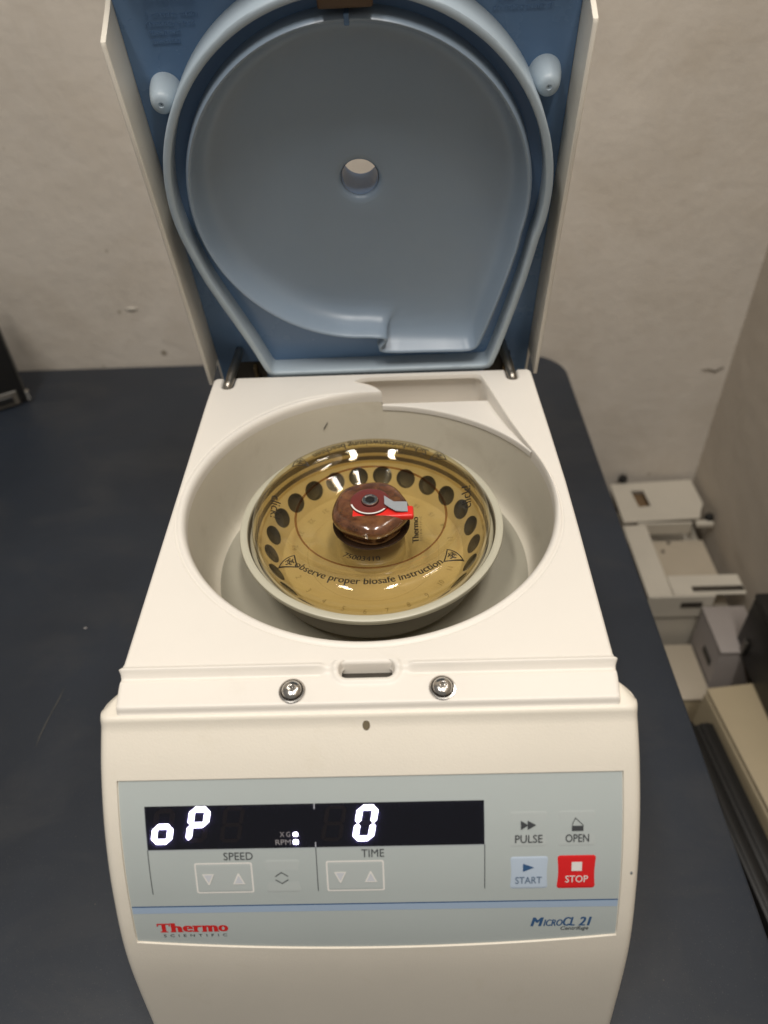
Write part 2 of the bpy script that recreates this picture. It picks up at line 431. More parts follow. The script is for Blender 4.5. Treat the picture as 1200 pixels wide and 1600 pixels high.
# outer outline of the deck with two hinge notches in the back edge
XD = 0.1100; YB = 0.1105; YF = -0.1330
def notch(xc, w, y0): # travelling right -> left along the back edge
    r = w*0.5
    return [(xc+r+0.0012, YB), (xc+r, YB-0.0012)]+[(xc+r*math.cos(R_(a)), y0-r*math.sin(R_(a))+r) for a in (0, 30, 60, 90, 120, 150, 180)]+[(xc-r, YB-0.0012), (xc-r-0.0012, YB)]
out2d = [(XD-0.0015, YF), (XD, YF+0.0004), (XD+0.0012, -0.05), (XD+0.0015, -0.01), (XD+0.0008, 0.04), (XD, 0.08), (XD-0.0005, YB-0.003), (XD-0.0020, YB-0.0006), (XD-0.004, YB)]
out2d += notch(0.0957, 0.0072, 0.0975)
out2d += notch(-0.0985, 0.0078, 0.0965)
out2d += [(-XD+0.004, YB), (-XD+0.0020, YB-0.0006), (-XD+0.0005, YB-0.003), (-XD, 0.08), (-XD, 0.04), (-XD, -0.01), (-XD, -0.05), (-XD, YF+0.0004), (-XD+0.0015, YF)]
out2d = resample(out2d, 0.006)
inn = [(x, y) for x, y, z in deck_loop(0.0062, 0)]
top = offset2d(out2d, -0.0014)
V2, F2 = fill_between(top, [inn])
g.add([(x, y, H) for x, y in V2], F2)
g.loops([[(x, y, H) for x, y in top], [(x, y, H-0.0004) for x, y in offset2d(out2d, -0.0005)], [(x, y, H-0.0014) for x, y in out2d], [(x, y, 0.006) for x, y in out2d]])
# spillway walls and sloping ledge
YL = 0.0866
def ledge_z(x, y): return -0.0095 + 0.0085*max(0, min(1, (YL-y)/0.0684))**1.4
sp = [arc_pts[-1]]+spill+[arc_pts[0]]
def wall_bot(x, y): return -0.036 if y > YL-0.0004 else ledge_z(x, y)-0.0006
def uy(x, y): return y+(0.0042 if y > 0.0985 else 0)      # the pocket runs a little way under the deck
g.loops([[(x, y, H-0.0026 if y > 0.094 else H-0.0075 if y > 0.05 else H-0.0016) for x, y in sp], [(x, uy(x, y), H-0.0030 if y > 0.094 else H-0.0076 if y > 0.05 else H-0.0017) for x, y in sp], [(x, uy(x, y), H+wall_bot(x, y)) for x, y in sp]], closed=False)
arc_in = arc(A_N, 20.0, 60)
front_sp = [p for p in spill if p[1] < YL-0.0005 and p[0] > 0.05]
xr = 0.0781
led = [arc_pts[-1]]+front_sp+[(xr, YL), (0.060, YL), (0.040, YL), (0.020, YL), (arc_pts[0][0]+0.0006, YL)]+[q for q in arc_in[0:-1]]
V2, F2 = fill_between(led, [])
g.add([(x, y, H+ledge_z(x, y)) for x, y in V2], F2)
g.loops([[(x, YL+0.0004*(z < 0), H-0.0095+z) for x in (0.0068, 0.03, 0.05, xr)] for z in (0, -0.0004, -0.026)], closed=False)
pk = [(0.0068, YL)]+[(xr, YL)]+[p for p in spill if p[1] > YL]
V2, F2 = fill_between(pk, []); g.add([(x, uy(x, y), H-0.0355) for x, y in V2], F2)
# rounded shoulder between ledge and bowl
sh = []
for k, (dr, dz) in enumerate([(0.0, 0.0), (-0.0002, -0.00005), (-0.0005, -0.0004), (-0.0006, -0.0012), (-0.0006, -0.004)]):
    sh.append([(x*(1+dr/RB), CY+(y-CY)*(1+dr/RB), H+ledge_z(x, y)+dz) for x, y in arc_in])
g.loops(sh, closed=False)
housing = g.obj('housing', 'cream', cen, angle=40)

# --- front strip of the deck: bead, slot surround, lip (height field)
xs = [-XD, -0.1096]+[-0.108+0.004*i for i in range(22)]
xs = [x for x in xs if x < -0.0215]+[-0.0215+0.00035*i for i in range(124)]+[x for x in [-v for v in reversed([-XD, -0.1096]+[-0.108+0.004*i for i in range(22)])] if x > 0.0222]
ys = [-0.1317-0.00030*i for i in range(73)]
def sst(t): t = max(0, min(1, t)); return t*t*(3-2*t)
def strip_z(x, y):
    z = -0.0016*sst((-0.1345-y)/0.003) - 0.0018*max(0, (-0.137-y)/0.0165)
    # bead
    dx = max(0, abs(x)-0.0085); yc = -0.13565
    d = math.hypot(dx, abs(y-yc)) if dx > 0 else abs(y-yc)
    d_edge = d-0.0035
    fade = sst((abs(x)-0.0175)/0.004)
    bz = 0.0013*math.exp(-((y+0.1343)/0.00115)**2) - 0.0007*math.exp(-((y+0.1378)/0.0010)**2)
    z += bz*fade
    # oval surround
    z += (0.0009*math.exp(-((d_edge-0.0022)/0.0014)**2))*(1-0.5*fade)
    if d_edge < 0.0008: z -= 0.0048*sst((0.0008-d_edge)/0.0013)
    return z
V = []; F = []
rows = [(y, 0, 0) for y in ys if y > -0.1512]+[(-0.1514, -0.0001, 1), (-0.1518, -0.0004, 1), (-0.1522, -0.0010, 1), (-0.1525, -0.0018, 1), (-0.1528, -0.0026, 1), (-0.1533, -0.0030, 1), (-0.1539, -0.0032, 1), (-0.1540, -0.0060, 1)]
cols = [(xs[0], None)]+[(x, 0) for x in xs]+[(xs[-1], None)]
for (y, dz, fl) in rows:
    for (x, c) in cols:
        yy = max(y, ys[-1])
        b = math.exp(-((y+0.1343)/0.00115)**2)
        z = strip_z(x, yy)+dz
        taper = 1-0.012*sst((-0.139-y)/0.015)
        xx = x*taper
        if abs(x) >= XD-1e-6: xx += math.copysign(0.0009*b, x); z -= 0.0007
        if c is None: z = 0.004-H+0.002
        V.append((xx, y, H+z))
nc = len(cols)
for j in range(len(rows)-1):
    for i in range(nc-1):
        k = j*nc+i
        mx_, my_ = (V[k][0]+V[k+1][0])/2, (V[k][1]+V[k+nc][1])/2
        dx_ = max(0, abs(mx_)-0.0085); d_ = math.hypot(dx_, abs(my_+0.13565))-0.0035
        if d_ < -0.0005: continue
        F.append((k, k+1, k+nc+1, k+nc))
mesh_obj('front_ledge', V, F, 'cream', cen, angle=60)
g = G(); g.add(*bevel_box(-0.016, 0.016, -0.1420, -0.1290, H-0.0300, H-0.0080, 0.0, 1)); g.obj('slot_shaft', 'cavity', cen)
# latch bar seen inside the slot
g = G(); g.add(*bevel_box(-0.0110, 0.0110, -0.1400, -0.1372, H-0.0100, H-0.0070, 0.0008, 2)); g.obj('latch_bar', 'darksteel', cen)
# two screws with washers
def screw(x, y, z, tilt):
    w = lathe([(0.0029, 0.0), (0.0058, 0.0), (0.00595, 0.0003), (0.0058, 0.0007), (0.0050, 0.0008), (0.0049, 0.0005), (0.0029, 0.0005)], 40)
    s = w.obj('screw', 'steel', cen)
    s.location = (x, y, z); s.rotation_euler = (tilt, 0, 0.3*x/abs(x))
    lathe([(0.00500, 0.0004), (0.00505, 0.0011), (0.0049, 0.0014), (0.0046, 0.0009), (0.0045, 0.0004)], 40).obj('washer_groove', 'rubber', s)
    hd = [(0.0045, 0.0004), (0.0045, 0.0012), (0.0042, 0.0020), (0.0034, 0.0027), (0.0024, 0.0031), (0.00175, 0.0032)]
    g2 = lathe(hd, 40)
    hexr = lambda a, r, zz: 0.90/max(math.cos(((a+R_(30)) % R_(60))-R_(30)), 0.5)
    g2.loops([[(0.00175*math.cos(2*PI*i/40), 0.00175*math.sin(2*PI*i/40), 0.0032) for i in range(40)],
              [(0.0016*hexr(2*PI*i/40, 0, 0)*math.cos(2*PI*i/40), 0.0016*hexr(2*PI*i/40, 0, 0)*math.sin(2*PI*i/40), 0.0031) for i in range(40)],
              [(0.0015*hexr(2*PI*i/40, 0, 0)*math.cos(2*PI*i/40), 0.0015*hexr(2*PI*i/40, 0, 0)*math.sin(2*PI*i/40), 0.0015) for i in range(40)]], True, False, True)
    g2.obj('screw_head', 'steel', s, angle=30)
for x in (-0.0325, 0.0331): screw(x, -0.1455, H+strip_z(x, -0.1455)-0.0001, R_(7))

# --- fascia (curved front) with recessed field for the control panel
FP = [(-.1535, -.0066), (-.1558, -.0092), (-.1707, -.0234), (-.1881, -.0459), (-.2039, -.0748), (-.2178, -.1124), (-.229, -.171), (-.2315, -.190), (-.230, -.2035)]
CP = catmull(FP, 24); SP = [0.0]
for a, b in zip(CP[:-1], CP[1:]): SP.append(SP[-1]+(b-a).length)
def fas(s):
    """point and outward normal on the front profile at arc length s"""
    s = max(0, min(SP[-1], s)); lo = 0
    for i in range(len(SP)-1):
        if SP[i] <= s <= SP[i+1]: lo = i; break
    t = (s-SP[lo])/(SP[lo+1]-SP[lo]); p = CP[lo].lerp(CP[lo+1], t)
    a = CP[max(0, lo-1)]; b = CP[min(len(CP)-1, lo+2)]
    tg = (b-a).normalized(); return p, Vector((tg.y, -tg.x))   # outward = to the front/up
_p, _n = fas(0.07)
NS = 1 if (_n.x < 0) else -1
def fpt(x, s, e=0.0):
    p, n = fas(s); return (x, p.x+NS*n.x*e, H+p.y+NS*n.y*e)
XF = 0.1170; LT = 0.0277; LX = 0.1090
def lbot(x): return 0.1172-0.0062*min(1.3, (x/0.109)**2)
rr = 0.0042
main = []
xin = [-LX, -LX+0.0002]+[-LX+0.0002+(2*LX-0.0004)*i/36 for i in range(1, 36)]+[LX-0.0002, LX]
mids = [-(XF-rr), -0.1108, -0.1093]+xin+[0.1093, 0.1108, XF-rr]
colsF = []
for k in range(6, 0, -1):
    a = R_(90*k/6); colsF.append((-(XF-rr+rr*math.sin(a)), rr*(1-math.cos(a))))
colsF += [(x, 0) for x in mids]
for k in range(1, 7):
    a = R_(90*k/6); colsF.append((XF-rr+rr*math.sin(a), rr*(1-math.cos(a))))
def col_s(x):
    bt = lbot(x)
    A = [0.0046+(LT-0.0046)*i/8 for i in range(9)]
    B = [LT+0.0002+(bt-LT-0.0004)*i/22 for i in range(23)]
    C = [bt+(SP[-1]-bt)*(i/18) for i in range(19)]
    return A, B, C
V = []; F = []; sideL = []; 
def top_rows(x, ins):
    xx = max(-0.1095, min(0.1095, x))
    return [(xx, -0.1402, H-0.0064), (x, -0.1535+ins, H-0.0064-ins*0.5), (x, -0.1550+ins, H-0.0068-ins*0.5), (x, -0.1559+ins*0.9, H-0.0080-ins*0.5)]
allc = []
for (x, ins) in colsF:
    A, B, C = col_s(x); c = top_rows(x, ins)
    c += [fpt(x, s, -ins) for s in A]
    inside = abs(x) <= LX-0.0001
    for s in B: c.append(fpt(x, s, -0.0008 if inside else -ins))
    c += [fpt(x, s, -ins) for s in C]
    allc.append(c)
nr = len(allc[0])
def side_cols(sg):
    base = allc[0] if sg < 0 else allc[-1]; out = []
    for (xk, yk) in [(0.1170, -0.1492), (0.11675, -0.1472), (0.1160, -0.1450), (0.1146, -0.1428), (0.1124, -0.1411), (0.1095, -0.1402)]:
        c = [(sg*0.1095, -0.1402, H-0.0064)]
        for (bx, by, bz) in base[1:]: c.append((sg*xk, max(yk, by), bz-0.0010*(1 if bz > H-0.02 else 0)))
        out.append(c)
    return out
L_ = side_cols(-1)[::-1]; Rr_ = side_cols(1)
allc = L_+allc+Rr_
for c in allc: V += c
for i in range(len(allc)-1):
    for j in range(nr-1):
        k = i*nr+j; F.append((k, k+1, k+nr+1, k+nr))
fascia = mesh_obj('fascia', V, F, 'fascia', cen, angle=50)
# indicator hole and a small scuff
g = G(); n = 18
def on_fascia_disc(x0, s0, rx, rs, e): return [fpt(x0+rx*math.cos(2*PI*i/n), s0+rs*math.sin(2*PI*i/n), e) for i in range(n)]
g.loops([on_fascia_disc(-0.0003, 0.0062, 0.00165, 0.0022, 0.00005), on_fascia_disc(-0.0003, 0.0062, 0.00135, 0.0019, 0.00035), on_fascia_disc(-0.0003, 0.0062, 0.0012, 0.0017, 0.00006)], True, False, True)
g.obj('indicator_lens', mat('indicator_lens', (0.16, 0.13, 0.08), 0.25), cen)
g = G(); g.loops([on_fascia_disc(0.1131, 0.0753, 0.0006, 0.0008, 0.0001), on_fascia_disc(0.1131, 0.0753, 0.0003, 0.0004, 0.0003)], True, False, True)
g.obj('dirt_speck', 'inkgrey', cen)

# --- control panel foil
def foil_grid(name, x0, x1, s0, s1, e, m, parent, nx=1, ns=8, s1f=None, edge=None):
    V = []; F = []
    for i in range(nx+1):
        x = x0+(x1-x0)*i/nx; b = s1f(x) if s1f else s1
        for j in range(ns+1): V.append(fpt(x, s0+(b-s0)*j/ns, e))
    for i in range(nx):
        for j in range(ns):
            k = i*(ns+1)+j; F.append((k, k+1, k+ns+2, k+ns+1))
    return mesh_obj(name, V, F, m, parent)
EP = -0.00072
panel = foil_grid('control_panel', -LX+0.0004, LX-0.0004, LT+0.0005, 0, EP, 'panel', cen, 36, 40, s1f=lambda x: lbot(x)-0.0005)
def poly_on_panel(name, V2, F2, e, m, parent=panel, lay=None):
    return mesh_obj(name, [fpt(x/1000, s/1000, EP+e+(lay[i]*2e-5 if lay else 0)) for i, (x, s) in enumerate(V2)], F2, m, parent, smooth=False)
def quad_on(name, x0, x1, s0, s1, e, m, ns=6, nx=1):
    return foil_grid(name, x0/1000, x1/1000, s0/1000, s1/1000, EP+e, m, panel, nx, ns)
def text_on(name, body, x0, x1, s0, s1, m, e=0.00010, bold=0.0, shear=0.0, spacing=1.0):
    V, F, _ = text2d(body, bold, shear, spacing)
    return poly_on_panel(name, [(x0+(x1-x0)*u, s1-(s1-s0)*v) for u, v in V], F, e, m, lay=[getattr(q, 'k', 0) for q in V])
def frame_on(name, x0, x1, s0, s1, w, e, m):
    V = [(x0, s0), (x1, s0), (x1, s1), (x0, s1), (x0+w, s0+w), (x1-w, s0+w), (x1-w, s1-w), (x0+w, s1-w)]
    return poly_on_panel(name, V, [(0, 1, 5, 4), (1, 2, 6, 5), (2, 3, 7, 6), (3, 0, 4, 7)], e, m)
quad_on('display_window', -97.7, 49.4, 39.6, 60.1, 0.00008, 'display', 8, 4)
# seven-segment digits
def seg_polys(h, w, t, gap):
    hm = h/2; g_ = gap
    def hs(y): return [(g_+t*.5, y), (g_+t, y+t/2), (w-g_-t, y+t/2), (w-g_-t*.5, y), (w-g_-t, y-t/2), (g_+t, y-t/2)]
    def vs(x, y0, y1): return [(x, y0+g_), (x+t/2, y0+g_+t/2), (x+t/2, y1-g_-t/2), (x, y1-g_), (x-t/2, y1-g_-t/2), (x-t/2, y0+g_+t/2)]
    q = t/2
    return {'a': hs(h-q), 'g': hs(hm), 'd': hs(q), 'f': vs(q, hm, h-q), 'b': vs(w-q, hm, h-q), 'e': vs(q, q, hm), 'c': vs(w-q, q, hm)}
def digit(name, x, s_bot, on, m, e, t=2.3, h=16.8, w=9.2, grow=0.0):
    sp = seg_polys(h, w, t, 0.05); V = []; F = []
    for k in on:
        pts = sp[k]; b = len(V)
        cx = sum(p[0] for p in pts)/6; cy = sum(p[1] for p in pts)/6
        for (px, py) in pts:
            px = cx+(px-cx)*(1+grow); py = cy+(py-cy)*(1+grow)
            V.append((x+px+py*0.19, s_bot-py))
        F.append(tuple(range(b, b+6)))
    return poly_on_panel(name, V, F, e, m)
digit('unlit_digit', -96.2, 57.3, 'abf', 'ghost', 0.00014)
digit('lit_digit', -96.2, 57.3, 'cdeg', 'led', 0.00016, t=2.5, grow=0.0)
digit('unlit_digit', -80.9, 56.8, 'cd', 'ghost', 0.00014)
digit('lit_digit', -80.9, 56.8, 'abefg', 'led', 0.00016, t=2.5, grow=0.0)
digit('unlit_digit', -66.0, 57.0, 'abcdefg', 'ghost', 0.00014, t=1.8)
digit('unlit_digit', -21.8, 57.3, 'abcdefg', 'ghost', 0.00014, t=1.8)
digit('unlit_digit', -8.1, 57.4, 'g', 'ghost', 0.00014)
digit('lit_digit', -8.1, 57.4, 'abcdef', 'led', 0.00016, t=2.5, grow=0.0)
text_on('display_lettering', 'X G', -39.3, -34.8, 52.4, 54.8, 'inkdim', 0.00014)
text_on('display_lettering', 'RPM', -41.4, -34.7, 56.1, 58.5, 'inkdim', 0.00014)
def blob(name, x0, x1, s0, s1, m, e, r=0.7):
    pts = rounded_rect(x0, x1, s0, s1, [r]*4, 4)
    return poly_on_panel(name, pts, [tuple(range(len(pts)))], e, m)
blob('indicator_light', -33.6, -31.4, 52.6, 54.7, 'led', 0.00016)
blob('indicator_light', -33.7, -31.3, 56.1, 58.5, 'led', 0.00016)
# tinted window in front of the segments: it scatters a little of their light
def window_mat():
    M = bpy.data.materials.new('display_cover_plastic'); M.use_nodes = True; N = M.node_tree.nodes; L = M.node_tree.links; N.clear()
    out = N.new('ShaderNodeOutputMaterial'); t = N.new('ShaderNodeBsdfTransparent'); t.inputs['Color'].default_value = (0.97, 0.97, 0.99, 1)
    d = N.new('ShaderNodeBsdfTranslucent'); d.inputs['Color'].default_value = (0.42, 0.36, 0.95, 1)
    mx = N.new('ShaderNodeMixShader'); mx.inputs[0].default_value = 0.035
    L.new(t.outputs[0], mx.inputs[1]); L.new(d.outputs[0], mx.inputs[2]); L.new(mx.outputs[0], out.inputs['Surface'])
    return M
foil_grid('display_cover', -0.0976, 0.0493, 0.0397, 0.0600, EP+0.0010, window_mat(), panel, 8, 4)
# lines, frames, keys
quad_on('divider_line', -24.05, -23.65, 39.6, 42.0, 0.00016, 'inkpale', 2)
quad_on('divider_line', -24.15, -23.75, 57.6, 60.1, 0.00016, 'inkpale', 2)
quad_on('divider_line', -24.15, -23.80, 60.1, 82.7, 0.00010, 'ink', 8)
quad_on('divider_line', -98.0, -97.65, 60.1, 83.1, 0.00010, 'ink', 8)
quad_on('divider_line', 49.3, 49.65, 60.1, 82.8, 0.00010, 'ink', 8)
text_on('panel_lettering', 'SPEED', -64.7, -51.8, 61.9, 65.7, 'ink', bold=0.003)
text_on('panel_lettering', 'TIME', -4.2, 5.7, 61.5, 65.3, 'ink', bold=0.003)
def key_pad(name, x0, x1, s0, s1, m, hgt=0.00045, r=1.1):
    hgt *= 0.5
    V = []; F = []; LL = []
    for (ins, e) in [(-0.25, 0.00002), (0.0, hgt*0.45), (0.35, hgt*0.85), (0.9, hgt)]:
        pts = rounded_rect(x0+ins, x1-ins, s0+ins, s1-ins, [max(0.3, r-ins*0.6)]*4, 4)
        LL.append([fpt(x/1000, s/1000, EP+e) for x, s in pts])
    g = G(); g.loops(LL, True, False, True); return g.obj(name, m, panel, angle=60)
def frame_round(name, x0, x1, s0, s1, w, m, e):
    a = rounded_rect(x0, x1, s0, s1, [1.0]*4, 4); b = rounded_rect(x0+w, x1-w, s0+w, s1-w, [0.6]*4, 4); n = len(a)
    return poly_on_panel(name, a+b, [(i, (i+1) % n, n+(i+1) % n, n+i) for i in range(n)], e, m)
def tri_on(name, pts, e, m): return poly_on_panel(name, pts, [tuple(range(len(pts)))], e, m)
for (x0, x1, xa, xb) in [(-78.0, -52.4, -72.2, -58.8), (-20.0, 5.5, -13.9, -0.5)]:
    key_pad('arrow_key', x0+0.9, x1-0.9, 67.8, 82.1, 'key', 0.00022)
    frame_round('key_outline', x0, x1, 66.9, 82.9, 0.75, 'inkwhite', 0.00012)
    for (xc, sg) in ((xa, 1), (xb, -1)):
        c = 75.3
        tri_on('arrow_mark', [(xc-2.75, c-sg*2.8), (xc+2.75, c-sg*2.8), (xc+0.3, c+sg*2.9), (xc-0.3, c+sg*2.9)], 0.00030, 'inkwhite')
        tri_on('arrow_mark', [(xc-1.9, c-sg*2.3), (xc+1.9, c-sg*2.3), (xc, c+sg*1.9)], 0.00034, 'inkpale')
key_pad('mode_key', -46.6, -31.8, 66.2, 82.8, 'key', 0.00020)
def stroke(pts, w):
    V = []; F = []
    for a, b in zip(pts[:-1], pts[1:]):
        a = Vector(a); b = Vector(b); t = (b-a).normalized(); nn = Vector((-t.y, t.x))*w/2; k = len(V)
        V += [tuple(a+nn-t*w*.3), tuple(a-nn-t*w*.3), tuple(b-nn+t*w*.3), tuple(b+nn+t*w*.3)]; F.append((k, k+1, k+2, k+3))
    return V, F
for sg in (1, -1):
    V, F = stroke([(-42.5, 75.2-sg*0.9), (-39.75, 75.2-sg*2.9), (-37.0, 75.2-sg*0.9)], 0.38)
    poly_on_panel('arrow_mark', V, F, 0.00030, 'ink')
key_pad('pulse_key', 60.6, 76.2, 45.2, 61.5, 'key', 0.00020)
key_pad('open_key', 81.3, 96.9, 45.2, 61.5, 'key', 0.00020)
key_pad('start_key', 60.9, 76.7, 66.8, 83.0, 'keyblue', 0.00040)
key_pad('stop_key', 81.3, 97.4, 66.6, 83.2, 'keyred', 0.00040)
EK = 0.00032
tri_on('pulse_symbol', [(65.1, 49.2), (65.1, 53.5), (68.3, 51.35)], EK, 'ink')
tri_on('pulse_symbol', [(68.0, 49.2), (68.0, 53.5), (71.7, 51.35)], EK, 'ink')
text_on('key_lettering', 'PULSE', 62.6, 74.4, 55.9, 59.7, 'ink', EK, bold=0.004)
V, F = stroke([(87.2, 51.8), (87.4, 50.6), (88.5, 48.3), (91.9, 51.8)], 0.28)
poly_on_panel('open_symbol', V, F, EK, 'ink')
tri_on('open_symbol', [(87.0, 52.0), (91.9, 52.0), (91.9, 54.4), (87.0, 54.4)], EK, 'ink')
text_on('key_lettering', 'OPEN', 84.3, 94.4, 55.9, 59.7, 'ink', EK, bold=0.004)
tri_on('start_symbol', [(66.1, 70.0), (66.1, 74.1), (71.0, 72.0)], EK, 'inkblue')
text_on('key_lettering', 'START', 62.8, 74.4, 76.8, 80.4, mat('slate_blue_print', (0.13, 0.19, 0.28), 0.5), EK, bold=0.004)
tri_on('stop_symbol', [(87.2, 69.5), (91.7, 69.5), (91.7, 74.1), (87.2, 74.1)], EK, 'inkwhite')
text_on('key_lettering', 'STOP', 84.6, 94.5, 76.5, 80.1, 'inkwhite', EK, bold=0.004)
quad_on('blue_line', -108.3, 108.3, 89.85, 90.5, 0.00008, 'inkblue', 2, 24)
quad_on('blue_band', -108.3, 108.3, 90.5, 94.0, 0.00008, 'stripe', 3, 24)
# maker's name with slab serifs
lt = [('T', -98.6, -92.6, 100.0), ('h', -92.3, -87.3, 99.8), ('e', -87.0, -82.3, 101.4), ('r', -82.0, -78.2, 101.4), ('m', -78.0, -71.0, 101.4), ('o', -70.8, -66.3, 101.4)]
Vt = []; Ft = []
lay_ = []
def put(V, F, src=None):
    k = len(Vt); lay_.extend([getattr(q, 'k', 0) for q in (src or V)]); Vt.extend(V); Ft.extend([tuple(i+k for i in f) for f in F])
for (ch, x0, x1, s0) in lt:
    V, F, _ = text2d(ch, 0.06); put([(x0+(x1-x0)*u, 105.2-(105.2-s0)*v) for u, v in V], F, V)
def bar(x0, x1, s0, s1): put([LV(q, 5) for q in ((x0, s0), (x1, s0), (x1, s1), (x0, s1))], [(0, 1, 2, 3)])
bar(-97.3, -93.9, 104.65, 105.2); bar(-98.6, -98.0, 100.3, 101.6); bar(-93.2, -92.6, 100.3, 101.6)
for (a, b) in [(-92.7, -90.4), (-89.0, -86.9), (-82.4, -79.8), (-78.4, -76.2), (-75.4, -73.6), (-72.6, -70.6)]: bar(a, b, 104.7, 105.2)
bar(-92.8, -91.6, 99.8, 100.3); bar(-82.5, -81.2, 101.4, 101.9); bar(-78.5, -77.2, 101.4, 101.9)
poly_on_panel('maker_name', Vt, Ft, 0.00010, 'inkred', lay=lay_)
text_on('maker_name', 'SCIENTIFIC', -96.2, -67.2, 106.7, 108.3, 'ink', 0.0001, 0.012, 0.0, 2.0)
# model name in small capitals
Vt = []; Ft = []; lay_ = []
V, F, _ = text2d('M', 0.045, 0.25); put([(70.2+5.9*u, 105.1-5.2*v) for u, v in V], F, V)
V, F, _ = text2d('ICRO', 0.035, 0.25); put([(76.0+8.6*u, 105.1-3.9*v) for u, v in V], F, V)
V, F, _ = text2d('CL', 0.045, 0.25); put([(84.7+5.4*u, 105.1-5.2*v) for u, v in V], F, V)
V, F, _ = text2d('21', 0.045, 0.25); put([(91.6+5.9*u, 105.1-5.2*v) for u, v in V], F, V)
poly_on_panel('model_name', Vt, Ft, 0.00010, 'inkblue', lay=lay_)
text_on('model_name', 'Centrifuge', 83.8, 96.3, 105.5, 108.4, 'ink', 0.0001, 0.01, 0.25)

# --- chamber (bowl)
def bowl_top(a):
    d = math.degrees(a) % 360
    if d < 20.5 or d > 359: lo = -0.0060
    x, y = RB*math.cos(a), CY+RB*math.sin(a)
    if 20.0 <= d <= 86.0: return ledge_z(x, y)-0.0022
    return -0.0050
n = 192; LL = []
wall = [(RB+0.0002, 0), (0.1022, 0.12), (0.1016, 0.3), (0.1006, 0.5), (0.0996, 0.7), (0.0984, 0.85), (0.0972, 0.93), (0.0955, 0.98), (0.0935, 1.0)]
for (r, f) in wall:
    LL.append([(r*math.cos(a), CY+r*math.sin(a), H+bowl_top(a)+(-0.0565-bowl_top(a))*f) for a in [2*PI*(i+0.5)/n for i in range(n)]])
LF = [LL[-1]]
for (r, z) in [(0.0915, -0.0570), (0.085, -0.0574), (0.030, -0.0580), (0.010, -0.0580)]:
    LF.append([(r*math.cos(a), CY+r*math.sin(a), H+z) for a in [2*PI*(i+0.5)/n for i in range(n)]])
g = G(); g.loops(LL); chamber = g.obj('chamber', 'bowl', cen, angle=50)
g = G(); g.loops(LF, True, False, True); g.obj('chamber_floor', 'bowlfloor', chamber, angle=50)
# little dark scuff on the chamber wall
def bowlpt(ang, f, e=0.0006):
    a = R_(ang); k = 0
    ff = [w_[1] for w_ in wall]
    for i in range(len(wall)-1):
        if ff[i] <= f <= ff[i+1]: k = i
    t = (f-ff[k])/(ff[k+1]-ff[k]); r = wall[k][0]+(wall[k+1][0]-wall[k][0])*t-e
    z = bowl_top(a)+(-0.0565-bowl_top(a))*f
    return (r*math.cos(a), CY+r*math.sin(a), H+z)
g = G(); g.add([bowlpt(109.2, .33), bowlpt(109.5, .37), bowlpt(107.6, .28), bowlpt(107.4, .25)], [(0, 1, 2, 3)]); g.obj('scuff_mark', 'rubber', chamber)
g = G(); g.loops([[(x*(1), y, H-0.0605) for x, y in arc(0, 357, 40, 0.02)], [(x, y, 0.004) for x, y in arc(0, 357, 40, 0.02)]]); g.obj('motor_shaft_housing', 'darksteel', cen)

# --- lid: hinged at the back, leaning 12.3 degrees towards the front. local axes: x, y = along the lid (from hinge), z = depth behind the mating plane
TL = R_(12.3)
a_s = Vector((0, -math.sin(TL), math.cos(TL))); a_d = Vector((0, math.cos(TL), math.sin(TL)))
def lid_matrix():
    mm = Matrix.Identity(4); ax = Vector((1, 0, 0))
    rz = R_(0.35)
    s2 = a_s*math.cos(rz) - ax*math.sin(rz); x2 = ax*math.cos(rz)+a_s*math.sin(rz)
    d2 = a_d
    for i in range(3):
        mm[i][0] = x2[i]; mm[i][1] = s2[i]; mm[i][2] = d2[i]
    mm[0][3], mm[1][3], mm[2][3] = 0.0, 0.113, H
    return mm
SC = 0.1235                       # centre of the dish along the lid
HR = 0.0120                       # viewing hole radius
hole = [(HR*math.cos(2*PI*i/40), 0.1275+HR*math.sin(2*PI*i/40)) for i in range(40)]
XO, XI = 0.1152, 0.1127
g = G()
rect_o = [(-XO, -0.036), (XO, -0.036), (XO, 0.268), (-XO, 0.268)]
for dz, flip in ((0.0335, 0), (0.0310, 1)):
    V2, F2 = fill_between(resample(rect_o, 0.02), [hole])
    g.add([(x, y, dz) for x, y in V2], F2)
g.loops([[(x, y, 0.0310) for x, y in resample(rect_o, 0.02)], [(x, y, 0.0335) for x, y in resample(rect_o, 0.02)]])
g.loops([[(x, y, 0.0310) for x, y in hole], [(x, y, 0.0335) for x, y in hole]])
for sg in (-1, 1):
    edge = [(-0.0075, 0.0), (0.05, 0.0), (0.10, 0.0), (0.15, 0.0), (0.2105, 0.0), (0.2122, 0.0010), (0.2150, 0.0100), (0.2185, 0.0210), (0.2225, 0.0308)]
    V = []; F = []
    secs = []
    for (s, d) in edge:
        bev = 0.0005
        secs.append([(sg*XO, s, 0.0309), (sg*XO, s, d+bev), (sg*(XO-bev), s, d), (sg*(XI+bev), s, d), (sg*XI, s, d+bev), (sg*XI, s, 0.0309)])
    gg = G(); gg.loops(secs, closed=False); gg.F.append(tuple(range(6)))
    g.add(gg.V, gg.F)
# front wall of the lid (beyond the top of the frame)
g.add(*bevel_box(-XO, XO, 0.2655, 0.268, 0.008, 0.0309, 0.0006, 1))
lid = g.obj('lid', 'lidcream', cen, angle=40)
lid.matrix_basis = lid_matrix()
